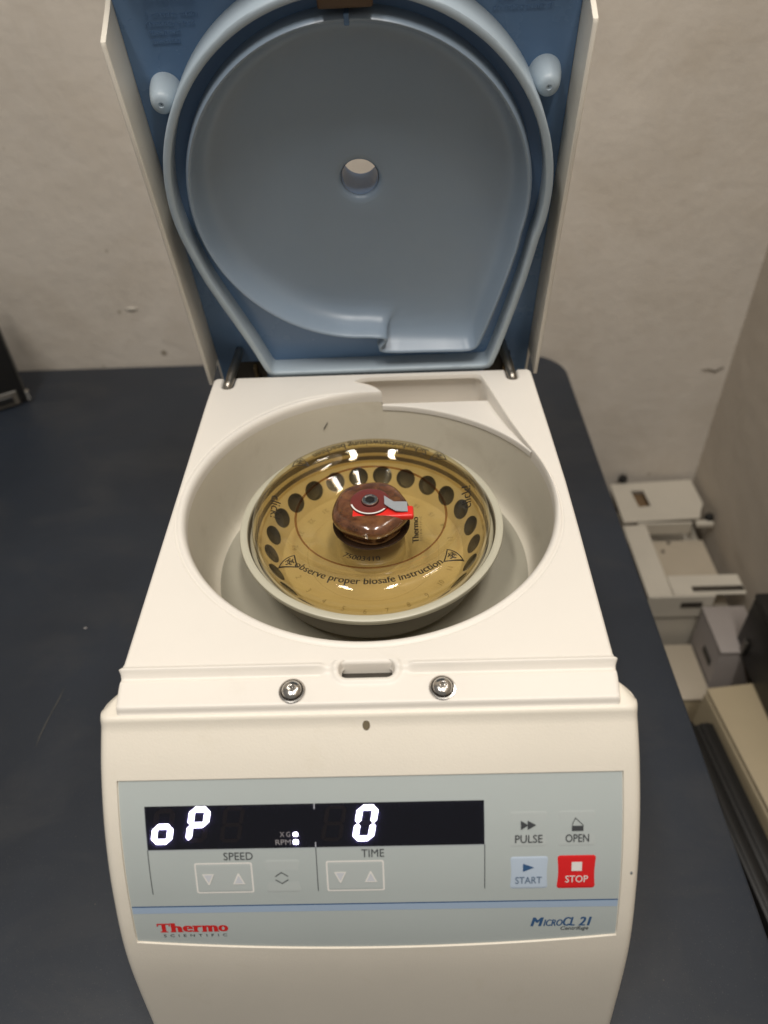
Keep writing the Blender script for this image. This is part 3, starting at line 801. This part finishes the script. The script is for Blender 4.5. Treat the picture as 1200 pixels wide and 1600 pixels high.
# blue liner plate with the teardrop hole, pockets for the hinge arms
RT = 0.1062
tear = [(RT*math.cos(R_(a)), 0.1255+RT*math.sin(R_(a))) for a in range(-14, 195, 3)]
tl = [(-0.1008, 0.0890), (-0.0977, 0.0770), (-0.0930, 0.0630), (-0.0870, 0.0460), (-0.0800, 0.0260), (-0.0755, 0.0110), (-0.0735, 0.0040), (-0.0715, 0.0000), (-0.0680, -0.0020)]
trr = [(0.0770, -0.0020), (0.0815, -0.0008), (0.0840, 0.0030), (0.0868, 0.0130), (0.0905, 0.0300), (0.0953, 0.0527), (0.0990, 0.0720), (0.1012, 0.0870)]
tear = tear+tl+trr
tear = resample(tear, 0.004)
DP = 0.0270
pl = [(-XI+.0002, -0.034), (-0.1040, -0.034), (-0.1040, -0.0130), (-0.1030, -0.0115), (-0.0800, -0.0115), (-0.0790, -0.0130), (-0.0790, -0.034), (0.0820, -0.034), (0.0820, -0.0110), (0.0830, -0.0095), (0.0990, -0.0095), (0.1000, -0.0110), (0.1000, -0.034), (XI-.0002, -0.034), (XI-.0002, 0.2640), (-XI+.0002, 0.2640)]
pl2 = resample(pl, 0.01)
# clip pockets against the teardrop: keep the teardrop hole clear of the notches
g = G(); V2, F2 = fill_between(pl2, [tear]); g.add([(x, y, DP) for x, y in V2], F2)
liner = g.obj('lid_liner', 'blue', lid, angle=40)
tin = lambda e: offset2d(tear, -e)      # travelling counter-clockwise: negative = inwards
g = G()
g.loops([[(x, y, d) for x, y in tin(e)] for e, d in [(0.0, DP), (0.0, 0.0010), (0.0004, -0.0002), (0.0012, -0.0006), (0.0032, -0.0006), (0.0040, -0.0002), (0.0044, 0.0010), (0.0045, 0.0125)]])
g.obj('seal_rib', 'rib', lid, angle=45)
# dish outline (circle with the counterpart of the spillway at its lower right)
RD = 0.0926
dish = [(RD*math.cos(R_(a)), SC+RD*math.sin(R_(a))) for a in range(-12, 267, 3)]
k0 = len(dish)
dish += [(0.0010, 0.0309), (0.0054, 0.0302), (0.0090, 0.0300), (0.0110, 0.0288), (0.0118, 0.0270), (0.0112, 0.0248), (0.0094, 0.0222), (0.0080, 0.0203), (0.0083, 0.0186), (0.0110, 0.0176), (0.0200, 0.0170), (0.0350, 0.0168), (0.0500, 0.0165), (0.0620, 0.0162), (0.0668, 0.0166), (0.0698, 0.0182), (0.0716, 0.0212), (0.0760, 0.0360), (0.0810, 0.0550), (0.0860, 0.0760), (0.0893, 0.0930)]
def dloop(e, d): return [(x, y, d) for x, y in offset2d(dish, e)]
nD = len(dish); th = []
for i, (x, y) in enumerate(dish):
    if i < k0: th.append(R_(-12+3*i))
    else: th.append(R_(-12+3*(k0-1)) + (R_(348)-R_(-12+3*(k0-1)))*(i-k0+1)/(nD-k0+1))
def dring(w, r, d, sc=SC):
    # w: how far the moulded outline has turned into a plain circle of radius r
    out = []
    for i, (x, y) in enumerate(dish):
        k = r/RD
        px, py = x*k, SC+(y-SC)*k; qx, qy = r*math.cos(th[i]), sc+r*math.sin(th[i])
        out.append((px+(qx-px)*w, py+(qy-py)*w, d))
    return out
g = G()
g.loops([dloop(0.0032, 0.0125), dloop(0.0028, 0.0040), dloop(0.0022, 0.0012), dloop(0.0012, 0.0002), dloop(0.0004, 0.0004), dloop(-0.0002, 0.0014)]
        + [dring(0.03, 0.0914, 0.0060), dring(0.08, 0.0902, 0.0110), dring(0.18, 0.0884, 0.0148), dring(0.34, 0.0860, 0.0175), dring(0.54, 0.0825, 0.0192), dring(0.76, 0.0775, 0.0203), dring(0.93, 0.0700, 0.0210), dring(1, 0.060, 0.0214), dring(1, 0.040, 0.0219, 0.1260)]
        + [dring(1, 0.022, 0.0221, 0.1275), dring(1, 0.0150, 0.0221, 0.1275), dring(1, 0.0129, 0.0225, 0.1275), dring(1, 0.0114, 0.0236, 0.1275), dring(1, 0.0109, 0.0252, 0.1275)])
g.obj('lid_dish', 'bluegrey', lid, angle=50)
lathe([(0.0107, 0.0250), (0.0106, 0.0300), (0.0105, 0.0470), (0.0112, 0.0478), (0.0128, 0.0470), (0.0130, 0.0340)], 48).obj('viewing_tube', 'blue', lid).location = (0, 0.1275, 0)
# groove floor between rib and dish
V2, F2 = fill_between(tin(0.0043), [[(x, y) for x, y, d in dloop(0.0030, 0)]])
g = G(); g.add([(x, y, 0.0124) for x, y in V2], F2); g.obj('seal_groove', 'blue', lid)
# buffers, pocket linings, latch, little notch
for sx in (-0.0975, 0.0985):
    b = lathe([(0.0084, DP), (0.0080, 0.0225), (0.0072, 0.0180), (0.0062, 0.0140), (0.0055, 0.0118), (0.0044, 0.0104), (0.0030, 0.0098), (0.0014, 0.0096), (0.0011, 0.0102), (0.0003, 0.0104)], 40).obj('buffer', 'rib', lid)
    b.location = (sx, 0.1790, 0.0)
for (x0, x1) in ((-0.1045, -0.0785), (0.0815, 0.1005)):
    g = G(); g.add(*bevel_box(x0, x1, -0.0340, -0.0090, 0.0274, 0.0300, 0.0004, 1)); g.obj('hinge_pocket', 'cavity', lid)
    g = G(); g.add(*bevel_box((x0+x1)/2+0.004, (x0+x1)/2+0.0065, -0.030, -0.014, 0.022, 0.0272, 0.0004, 1)); g.obj('hinge_leaf', mat('brassy_leaf', (0.12, 0.085, 0.04), 0.45, metal=0.5), lid)
g = G(); g.add(*bevel_box(-0.0125, 0.0125, 0.2225, 0.2335, -0.0035, 0.012, 0.0012, 2)); g.obj('latch_hook', mat('brown_latch', (0.075, 0.042, 0.02), 0.4), lid)
g = G(); g.add(*bevel_box(-0.0012, 0.0012, SC+RD-0.0015, SC+RD+0.0036, -0.0003, 0.006, 0.0003, 1)); g.obj('dish_notch', 'blue', lid)
# raised warning lettering moulded into the liner
def lid_text(body, x0, x1, s0, s1):
    V, F, _ = text2d(body, 0.012)
    g = G(); n_ = len(V)
    g.add([(x0+(x1-x0)*q[0], s0+(s1-s0)*q[1], DP-0.0006-q.k*2e-5) for q in V], F)
    return g.obj('moulded_lettering', 'blue', lid, smooth=False)
def blob_line(x0, x1, s, h):
    x = x0; g = G()
    while x < x1-0.0006:
        w = random.uniform(0.0006, 0.0013); w = min(w, x1-x)
        if random.random() > 0.14: g.add(*bevel_box(x, x+w*0.75, s, s+h*random.choice((0.7, 0.7, 1.0)), DP-0.0006, DP+0.0002, 0, 1))
        x += w
    g.obj('moulded_line', 'blue', lid, smooth=False)
lid_text('ATTENTION', -0.0985, -0.0735, 0.2160, 0.2195)
for k, (a, b) in enumerate([(-0.1005, -0.0725), (-0.1000, -0.0750), (-0.0990, -0.0835), (-0.0985, -0.0840)]): blob_line(a, b, 0.2120-0.0038*k, 0.0017)
lid_text('ATTENTION', 0.0750, 0.0985, 0.2160, 0.2195)
for k, (a, b) in enumerate([(0.0715, 0.1000), (0.0700, 0.0990)]): blob_line(a, b, 0.2120-0.0038*k, 0.0017)
# hinge arms (bent steel rods from the deck slots into the lid pockets)
for sg, x0, x1 in ((-1, -0.0985, -0.0945), (1, 0.0960, 0.0925)):
    p = [(x0, 0.0985, H-0.010), (x0, 0.1000, H-0.0015), (x0+(x1-x0)*.25, 0.1045, H+0.0010), (x0+(x1-x0)*.5, 0.1110, H+0.0035), (x0+(x1-x0)*.8, 0.1190, H+0.0050), (x1, 0.1280, H+0.0060), (x1, 0.1370, H+0.0060)]
    tube(catmull(p, 5), 0.0031, 14).obj('hinge_arm', 'armsteel', cen)
# back of the housing behind the lid
g = G(); g.add(*bevel_box(-0.108, 0.108, 0.1112, 0.1500, 0.004, H-0.0420, 0.006, 3)); g.obj('rear_housing', 'cream', cen)
for sx in (-0.085, 0.085):
    for sy in (-0.13, 0.10):
        f = lathe([(0.0, 0.0), (0.009, 0.0), (0.010, 0.001), (0.010, 0.0075)], 20).obj('foot', 'rubber', cen); f.location = (sx, sy, 0)

# ------------------------------------------------------------------ rotor
rot = thing('rotor', 'beige centrifuge rotor with domed amber see-through lid inside the round chamber', 'rotor', (0, CY, H-0.0570))
Z0 = 0.0570   # local z of the deck plane
def lz(prof): return [(r, z+Z0) for r, z in prof]
lathe(lz([(0.0686, -0.0266), (0.0757, -0.0236), (0.0763, -0.0214), (0.0760, -0.0204), (0.0754, -0.0200), (0.0726, -0.0199), (0.0719, -0.0203), (0.0716, -0.0212), (0.0714, -0.0240), (0.0712, -0.0255)]), 128).obj('rotor_rim', 'rotor', rot, angle=35)
lathe(lz([(0.020, -0.0560), (0.050, -0.0555), (0.0600, -0.0530), (0.0645, -0.0480), (0.0668, -0.0420), (0.0684, -0.0340), (0.0686, -0.0266)]), 96).obj('rotor_underside', mat('rotor_underside_shade', (0.13, 0.115, 0.085), 0.5, var=(40, 0.1)), rot, angle=35)  # lower cup wall coloured dark to stand in for the shade under the rim
lathe(lz([(0.07135, -0.0215), (0.0708, -0.0262), (0.0702, -0.0310), (0.0672, -0.0312)]), 96).obj('seal_shade_ring', 'rubber', rot)  # dark lid seal, its colour also standing in for the gap's shade
RH, ZH = 0.0600, -0.0365
sv = Vector((0.56, 0.8285)); hl = 0.01025
PH = 84.3
g = G(); M_ = 24
for k in range(24):
    a0 = R_(PH+15*k); inner = []; outer = []
    for i in range(M_):
        ph = 2*PI*i/M_; c, s = math.cos(ph), math.sin(ph); mx = max(abs(c), abs(s))
        a_, b_ = c/mx, s/mx
        def P3(ang, sl): r = RH+sv.x*sl; return (r*math.cos(ang), r*math.sin(ang), Z0+ZH+sv.y*sl)
        outer.append(P3(a0+R_(7.5)*a_, hl*b_))
        inner.append(P3(a0+0.0063*c/RH, 0.0063*s))
    g.loops([outer, inner])
g.loops([[(r*math.cos(2*PI*i/96), r*math.sin(2*PI*i/96), Z0+z) for i in range(96)] for r, z in [(0.0676, -0.0300), (0.0670, -0.0285), (0.06574, -0.02801)]])
g.loops([[(r*math.cos(2*PI*i/96), r*math.sin(2*PI*i/96), Z0+z) for i in range(96)] for r, z in [(0.05426, -0.04499), (0.0530, -0.0456), (0.0480, -0.0459), (0.0400, -0.0461), (0.0392, -0.0466), (0.0300, -0.0468), (0.0220, -0.0468), (0.0200, -0.0450), (0.0195, -0.0380), (0.0100, -0.0370)]], True, False, True)
bm_plate = g.obj('hole_plate', 'plate', rot, angle=30)
well_me = None
nv = Vector((0.8285, -0.56))
for k in range(24):
    if well_me is None:
        LL = []
        for (rad, dep) in [(0.0063, 0.0001), (0.0063, 0.0035), (0.0058, 0.0048), (0.0035, 0.0056)]:
            ring = []
            for i in range(20):
                ph = 2*PI*i/20; sl = rad*math.sin(ph); r = RH+sv.x*sl+nv.x*dep
                ring.append((r, rad*math.cos(ph), Z0+ZH+sv.y*sl+nv.y*dep))
            LL.append(ring)
        g = G(); g.loops(LL, True, False, True); w0 = g.obj('tube_well', 'well', rot); well_me = w0.data; o = w0
    else:
        o = bpy.data.objects.new('tube_well', well_me); link(o, rot)
    o.rotation_euler = (0, 0, R_(PH+15*k))
# numbers beside the holes
for n_ in range(1, 25):
    V, F, asp = text2d(str(n_)); ang = R_(55+(n_-16)*15); h_ = 0.0034; w_ = h_*asp*0.9
    vv = []
    for (u, v) in V:
        t = (u-0.5)*w_; rr2 = 0.0480-(v-0.5)*h_     # read from outside
        a = ang+t/0.048
        vv.append((rr2*math.cos(a), rr2*math.sin(a), Z0-0.0457))
    mesh_obj('hole_number', vv, F, 'faintink', rot, smooth=False)
# --- amber lid
lidp = [(0.0668, -0.0308), (0.0684, -0.0240), (0.0688, -0.0200), (0.0684, -0.0160), (0.0669, -0.0122), (0.0643, -0.0094), (0.0612, -0.0083), (0.0582, -0.0086), (0.0555, -0.0096), (0.0530, -0.0112), (0.0500, -0.0132), (0.0470, -0.0146), (0.0445, -0.0153), (0.0428, -0.0161), (0.0410, -0.0171), (0.0380, -0.01876), (0.0350, -0.0204), (0.0335, -0.0212), (0.0320, -0.0218), (0.0300, -0.0222), (0.0262, -0.0226), (0.0240, -0.0227), (0.0212, -0.0227)]
def densify(p, n=4):
    q = catmull([Vector((a, b, 0)) for a, b in p], n); return [(v.x, v.y) for v in q]
lidq = densify(lidp)
def off_profile(p, d):
    o = offset2d(p, d, closed=False); return o
under = off_profile(lidq, -0.0022)
test = under[len(under)//3]
if test[1] > lidq[len(lidq)//3][1]: under = off_profile(lidq, 0.0022)
rl = lathe(lz(lidq+[(u[0], u[1]) for u in reversed(under)]+[lidq[0]]), 128).obj('rotor_lid', 'amber', rot, angle=60)
def lid_h(r):
    best = -1
    for (a, b) in zip(lidq[:-1], lidq[1:]):
        lo, hi = min(a[0], b[0]), max(a[0], b[0])
        if lo <= r <= hi and hi > lo:
            t = (r-a[0])/(b[0]-a[0]); best = max(best, a[1]+(b[1]-a[1])*t)
    return best if best > -0.9 else -0.0246
def fine2d(body, bold, spacing, cuts=2):
    V, F, asp = text2d(body, bold, 0, spacing)
    bm = bmesh.new(); vs = [bm.verts.new((v[0]*asp, v[1], v.k)) for v in V]
    for f in F:
        try: bm.faces.new([vs[i] for i in f])
        except ValueError: pass
    bmesh.ops.triangulate(bm, faces=bm.faces)
    for _ in range(3):
        lg = [e for e in bm.edges if e.calc_length() > 0.30]
        if not lg: break
        bmesh.ops.subdivide_edges(bm, edges=lg, cuts=1)
        bmesh.ops.triangulate(bm, faces=bm.faces)
    bm.verts.index_update()
    V2 = [LV((v.co.x/asp, v.co.y), v.co.z) for v in bm.verts]; F2 = [tuple(v.index for v in f.verts) for f in bm.faces]
    bm.free(); return V2, F2, asp
def ring_text(name, body, a_mid, r_mid, height, arcdeg, flip=False, bold=0.006, spacing=1.0):
    """lettering laid on the amber lid; flip: letters read with their feet towards the centre"""
    V, F, asp = fine2d(body, bold, spacing); vv = []
    for uv in V:
        u, v = uv
        if flip: r = r_mid+(v-0.5)*height; a = R_(a_mid)-(u-0.5)*R_(arcdeg)
        else: r = r_mid-(v-0.5)*height; a = R_(a_mid)+(u-0.5)*R_(arcdeg)
        vv.append((r*math.cos(a), r*math.sin(a), Z0+lid_h(r)+0.00020+uv.k*2e-5))
    return mesh_obj(name, vv, F, 'lidink', rl, smooth=False)
ring_text('lid_lettering', 'observe proper biosafe instruction', -90.5, 0.0602, 0.0060, 79, bold=0.022)
ring_text('lid_lettering', 'Sicherheitsanweisung beachten', 90.5, 0.0590, 0.0058, 74, bold=0.022)
def flat_text(name, body, org, ux, uy, w, h, bold=0.01, spacing=1.0, m='lidink'):
    V, F, _ = fine2d(body, bold, spacing); vv = []
    for uv in V:
        u, v = uv
        x = org[0]+ux[0]*u*w+uy[0]*v*h; y = org[1]+ux[1]*u*w+uy[1]*v*h
        vv.append((x, y, Z0+lid_h(math.hypot(x, y))+0.00020+uv.k*2e-5))
    return mesh_obj(name, vv, F, m, rl, smooth=False)
flat_text('lid_lettering', 'click!', (-0.0577, 0.0105), (0.06, -1), (1, 0.06), 0.0185, 0.0052)
flat_text('lid_lettering', 'click!', (0.0572, -0.0045), (0.06, 1), (-1, 0.06), 0.0185, 0.0052)
# shift: the words sit on the crest of the dome
flat_text('lid_lettering', 'Thermo', (0.0270, -0.0190), (0.02, 1), (-1, 0.02), 0.0225, 0.0036, 0.04)
flat_text('lid_lettering', 'SCIENTIFIC', (0.0290, -0.0180), (0.02, 1), (-1, 0.02), 0.0215, 0.0012, 0.0, 1.8, 'lidink')
ring_text('lid_lettering', '75003410', -100, 0.0302, 0.0042, 40, bold=0.02)
lathe(lz([(0.0441, -0.0152), (0.0437, -0.0149), (0.0431, -0.0151), (0.0428, -0.0157)]), 96).obj('refraction_ring', amber_mat('brown_refraction_edge', (0.62, 0.42, 0.30), body=0.12, bodycol=(0.10, 0.04, 0.02)), rl)  # brown tint imitates the refraction line at the edge of the lid's cone
# biohazard triangles
def annulus_arc(cx, cy, r0, r1, a0, a1, n=14):
    V = []; F = []
    for i in range(n+1):
        a = R_(a0+(a1-a0)*i/n); V += [(cx+r0*math.cos(a), cy+r0*math.sin(a)), (cx+r1*math.cos(a), cy+r1*math.sin(a))]
    for i in range(n): F.append((2*i, 2*i+1, 2*i+3, 2*i+2))
    return V, F
def biohazard(a_mid, r_mid, size, turn):
    parts = []
    R3 = size
    o3 = [(R3*math.cos(R_(90+120*k)), R3*math.sin(R_(90+120*k))) for k in range(3)]; i3 = [(x*0.80, y*0.80) for x, y in o3]
    oo = resample(o3, size/3); ii = [(x*0.80, y*0.80) for x, y in oo]; n = len(oo)
    parts.append((oo+ii, [(i, (i+1) % n, n+(i+1) % n, n+i) for i in range(n)]))
    for k in range(3):
        a = 90+120*k; cx, cy = 0.20*size*math.cos(R_(a)), 0.20*size*math.sin(R_(a))
        V, F = annulus_arc(cx, cy, 0.125*size, 0.215*size, a+28, a+332); parts.append((V, F))
    parts.append(annulus_arc(0, 0, 0.16*size, 0.215*size, 0, 360, 20))
    V = []; F = []
    for v, f in parts:
        k = len(V); V += v; F += [tuple(i+k for i in q) for q in f]
    ct, st = math.cos(R_(turn)), math.sin(R_(turn)); vv = []
    for (x, y) in V:
        x, y = x*ct-y*st, x*st+y*ct
        r = r_mid-y; a = R_(a_mid)+x/r_mid
        vv.append((r*math.cos(a), r*math.sin(a), Z0+lid_h(r)+0.00020))
    mesh_obj('biohazard_mark', vv, F, 'lidink', rl, smooth=False)
biohazard(-133.5, 0.0610, 0.0068, 28); biohazard(-44.5, 0.0610, 0.0068, -28)
biohazard(137, 0.0600, 0.0066, 30); biohazard(46, 0.0600, 0.0066, -30)
# --- knob
ZK = Z0
lob = lambda a, r, z: 1+(0.026*math.cos(5*a+0.9)+0.010*math.cos(3*a+2.0))*min(1, max(0, (r-0.010)/0.009))
kp = [(0.0180, -0.0250), (0.0181, -0.0236), (0.0186, -0.0216), (0.0197, -0.0192), (0.0210, -0.0166), (0.0219, -0.0142), (0.0222, -0.0122), (0.0213, -0.0100), (0.0194, -0.0084), (0.0165, -0.0075), (0.0130, -0.0072), (0.0060, -0.0072)]
knob = lathe(lz(densify(kp, 3)), 96, rad=lob, cap1=True).obj('lid_knob', 'knob', rot, angle=60)
lathe(lz([(0.0226, -0.0225), (0.0221, -0.0219), (0.0208, -0.0224), (0.0170, -0.0232)]), 64).obj('knob_shadow_ring', mat('brown_shadow_ring', (0.03, 0.016, 0.009), 0.25), knob)  # dark ring painted as the shadow below the knob
lathe(lz([(0.0112, -0.0074), (0.0112, -0.0062), (0.0104, -0.0058), (0.0050, -0.0060), (0.0046, -0.0075)]), 64).obj('knob_cap', 'knobcap', knob)
V, F = annulus_arc(0, 0, 0.0104, 0.0113, 195, 320, 30)
mesh_obj('white_arc', [(x, y, ZK-0.0056) for x, y in V], F, 'inkwhite', knob, smooth=False)
hexf = lambda i: 0.9/max(math.cos(((2*PI*i/36+R_(30)) % R_(60))-R_(30)), 0.5)
g = lathe(lz([(0.0046, -0.0070), (0.0046, -0.0048), (0.0042, -0.0044), (0.0036, -0.0044)]), 36)
g.loops([[(0.0036*math.cos(2*PI*i/36), 0.0036*math.sin(2*PI*i/36), ZK-0.0044) for i in range(36)], [(0.0029*hexf(i)*math.cos(2*PI*i/36), 0.0029*hexf(i)*math.sin(2*PI*i/36), ZK-0.0047) for i in range(36)], [(0.0028*hexf(i)*math.cos(2*PI*i/36), 0.0028*hexf(i)*math.sin(2*PI*i/36), ZK-0.0085) for i in range(36)]])
g.obj('socket_screw', 'steel', knob, angle=30)
lathe(lz([(0.0031, -0.0066), (0.0001, -0.0066)]), 24).obj('socket_floor', 'black', knob)
g = G(); g.add(*bevel_box(-0.0105, 0.0245, -0.0118, -0.0030, ZK-0.0110, ZK-0.0071, 0.0012, 3)); g.obj('red_insert', 'red', knob)
# bent grey strip lying over the cap and the red insert
top_e = [(0.0080, 0.0030, -0.0046), (0.0105, 0.0004, -0.0046), (0.0135, -0.0020, -0.0050), (0.0172, -0.0012, -0.0058), (0.0210, -0.0010, -0.0062)]
bot_e = [(0.0082, -0.0042, -0.0046), (0.0110, -0.0072, -0.0046), (0.0145, -0.0098, -0.0050), (0.0180, -0.0096, -0.0058), (0.0212, -0.0092, -0.0062)]
g = G(); n = len(top_e)
for dz in (0, -0.0004):
    g.add([(x, y, ZK+z+dz) for x, y, z in top_e]+[(x, y, ZK+z+dz) for x, y, z in bot_e], [(i, i+1, n+i+1, n+i) for i in range(n-1)])
g.obj('grey_strip', 'greytape', knob)

# ------------------------------------------------------------------ black box at the left edge
bx = thing('black_case', 'black case with bright metal edge standing at the left end of the bench', 'case', (-0.4236, 0.4159, 0), (0, 0, R_(31)))
g = G(); g.add(*bevel_box(-0.20, -0.0012, -0.010, 0.050, 0.003, 0.125, 0.0015, 2)); g.obj('case_body', 'black', bx)
g = G(); g.add(*bevel_box(-0.0022, 0.0004, -0.0112, -0.0086, 0.0035, 0.125, 0.0006, 1)); g.obj('edge_trim', 'darksteel', bx)
g = G(); g.add(*bevel_box(-0.0020, 0.0028, -0.0135, -0.0080, 0.004, 0.017, 0.001, 2)); g.obj('corner_guard', 'chrome', bx)
g = G(); g.add(*bevel_box(-0.2, -0.010, -0.0125, -0.0101, 0.003, 0.0205, 0.0008, 1)); g.obj('grip_frame', mat('dull_grey_trim', (0.10, 0.09, 0.075), 0.4), bx)
g = G(); g.add(*bevel_box(-0.19, -0.016, -0.0134, -0.0123, 0.0065, 0.0155, 0.0005, 1)); g.obj('grip_recess', 'black', bx)
for sx in (-0.18, -0.02):
    for sy in (0.0, 0.04):
        g = lathe([(0.0, 0), (0.005, 0), (0.005, 0.0032)], 16); f = g.obj('foot', 'rubber', bx); f.location = (sx, sy, 0)

# ------------------------------------------------------------------ things below the bench, on the right
ZT = H-0.42
ch = thing('metal_chassis', 'open white metal chassis with cut-out plate standing below the bench edge', 'chassis', (0.385, 0.37, -0.60))
cx, cyy, cz = 0.385, 0.37, -0.60
def chbox(name, x0, x1, y0, y1, z0, z1, m, bev=0.001, parent=None):
    g = G(); g.add(*bevel_box(x0-cx, x1-cx, y0-cyy, y1-cyy, z0-cz, z1-cz, bev, 1)); return g.obj(name, m, parent or ch)
# top plate with a rectangular cut-out
outer_p = [(0.320, 0.398), (0.424, 0.403), (0.430, 0.418), (0.437, 0.432), (0.436, 0.484), (0.320, 0.478)]
cut = [(0.348, 0.428), (0.365, 0.430), (0.363, 0.464), (0.345, 0.463)]
V2, F2 = fill_between(outer_p, [cut]); g = G()
for dz in (0, -0.0025): g.add([(x-cx, y-cyy, ZT-cz+dz) for x, y in V2], F2)
for lp in (outer_p, cut): g.loops([[(x-cx, y-cyy, ZT-cz) for x, y in lp], [(x-cx, y-cyy, ZT-cz-0.0025) for x, y in lp]])
g.obj('top_plate', 'white_metal', ch, smooth=False)
chbox('plate_flange', 0.338, 0.412, 0.3945, 0.3975, ZT-0.022, ZT-0.0005, 'white_metal')
chbox('cutout_lining', 0.340, 0.370, 0.424, 0.468, ZT-0.014, ZT-0.010, mat('brown_lining', (0.16, 0.10, 0.05), 0.6))
chbox('side_rail', 0.318, 0.349, 0.268, 0.3940, ZT-0.004, ZT-0.0015, 'white_metal')
chbox('side_rail_web', 0.3465, 0.349, 0.285, 0.3940, ZT-0.030, ZT-0.0045, 'white_metal')
chbox('front_rail', 0.3495, 0.438, 0.268, 0.300, ZT-0.0040, ZT-0.0010, 'white_metal')
chbox('front_flange', 0.318, 0.400, 0.2645, 0.2675, ZT-0.040, ZT-0.0010, 'white_metal')
chbox('rail_slot', 0.374, 0.436, 0.272, 0.2795, ZT-0.0008, ZT+0.0006, 'cavity', 0.0002)
chbox('flange_slot', 0.360, 0.386, 0.2632, 0.2644, ZT-0.020, ZT-0.012, 'cavity', 0.0002)
chbox('tray', 0.350, 0.432, 0.302, 0.393, ZT-0.036, ZT-0.032, 'tray')
chbox('chassis_base', 0.318, 0.436, 0.268, 0.470, cz+0.001, ZT-0.045, 'white_metal', 0.003)
chbox('corner_tab', 0.418, 0.441, 0.394, 0.4025, ZT-0.010, ZT-0.0030, 'white_metal')
for (x, y, z) in [(0.339, 0.4845, ZT+0.004), (0.437, 0.4050, ZT-0.002)]:
    g = lathe([(0.0002, -0.006), (0.0052, -0.004), (0.0066, 0.0), (0.0052, 0.0045), (0.0002, 0.0062)], 20)
    b = g.obj('rubber_knob', 'black', ch); b.location = (x-cx, y-cyy, z-cz)
for (x, y) in [(0.372, 0.372), (0.384, 0.388)]:
    b = lathe([(0.0001, 0.0018), (0.0022, 0.0014), (0.0026, 0)], 14).obj('rivet', 'darksteel', ch); b.location = (x-cx, y-cyy, ZT-0.032-cz)

def simple_thing(name, label, cat, boxes, loc, rotz=0):
    t = thing(name, label, cat, loc, (0, 0, R_(rotz)))
    for (nm, b, m, bev) in boxes:
        g = G(); g.add(*bevel_box(*b, bev, 2)); g.obj(nm, m, t)
    return t
zb = -0.60
simple_thing('metal_box', 'grey lilac metal box beside the white chassis below the bench', 'box',
    [('box_body', (-0.028, 0.022, -0.038, 0.030, 0.0, H-0.44-zb-0.003), 'lilac', 0.002), ('box_cover', (-0.029, 0.023, -0.039, 0.031, H-0.44-zb-0.0025, H-0.44-zb+0.001), 'lilac', 0.001), ('side_slot', (-0.0296, -0.0291, -0.028, -0.004, H-0.45-zb-0.030, H-0.45-zb-0.020), 'black', 0.0001)], (0.415, 0.232, zb), 0)
simple_thing('storage_box', 'low beige box standing in shadow in front of the chassis', 'box',
    [('box_body', (-0.022, 0.022, -0.040, 0.040, 0.0, H-0.50-zb-0.004), 'beige_case', 0.004), ('box_lid', (-0.023, 0.023, -0.041, 0.041, H-0.50-zb-0.0035, H-0.50-zb), 'tray', 0.0015)], (0.362, 0.212, zb), 0)
simple_thing('beige_case', 'long beige case lying parallel to the bench edge', 'case',
    [('case_body', (-0.028, 0.028, -0.170, 0.070, 0.0, H-0.45-zb-0.006), 'beige_case', 0.004), ('case_cover', (-0.026, 0.030, -0.171, 0.071, H-0.45-zb-0.0055, H-0.45-zb), 'beige_case', 0.002)], (0.392, 0.085, zb), 6)
for i, (x, w, lab) in enumerate([(0.3595, 0.0100, 'wide black rail lying against the long beige case'), (0.3395, 0.0075, 'narrower black rail nearest the bench edge, left of the wider one')]):
    simple_thing('black_rail', lab, 'rail', [('rail_body', (-w, w, -0.22, 0.055, 0.0, H-0.462-zb+0.004*i), 'black', 0.001), ('rail_edge', (-w*0.5, w*0.5, -0.22, 0.055, H-0.4618-zb+0.004*i, H-0.460-zb+0.004*i), 'black', 0.0004)], (x-0.008, 0.06, zb), 5)
simple_thing('black_unit', 'black unit at the right edge lying on the long beige case', 'unit',
    [('unit_body', (-0.0155, 0.0155, -0.085, 0.075, 0.0, 0.080), 'black', 0.002), ('unit_cover', (-0.016, 0.016, -0.086, 0.076, 0.0805, 0.088), 'black', 0.002), ('cable_clip', (-0.0185, -0.0157, 0.050, 0.058, 0.008, 0.03), 'darksteel', 0.0006)], (0.4270, 0.140, H-0.4495), 0)
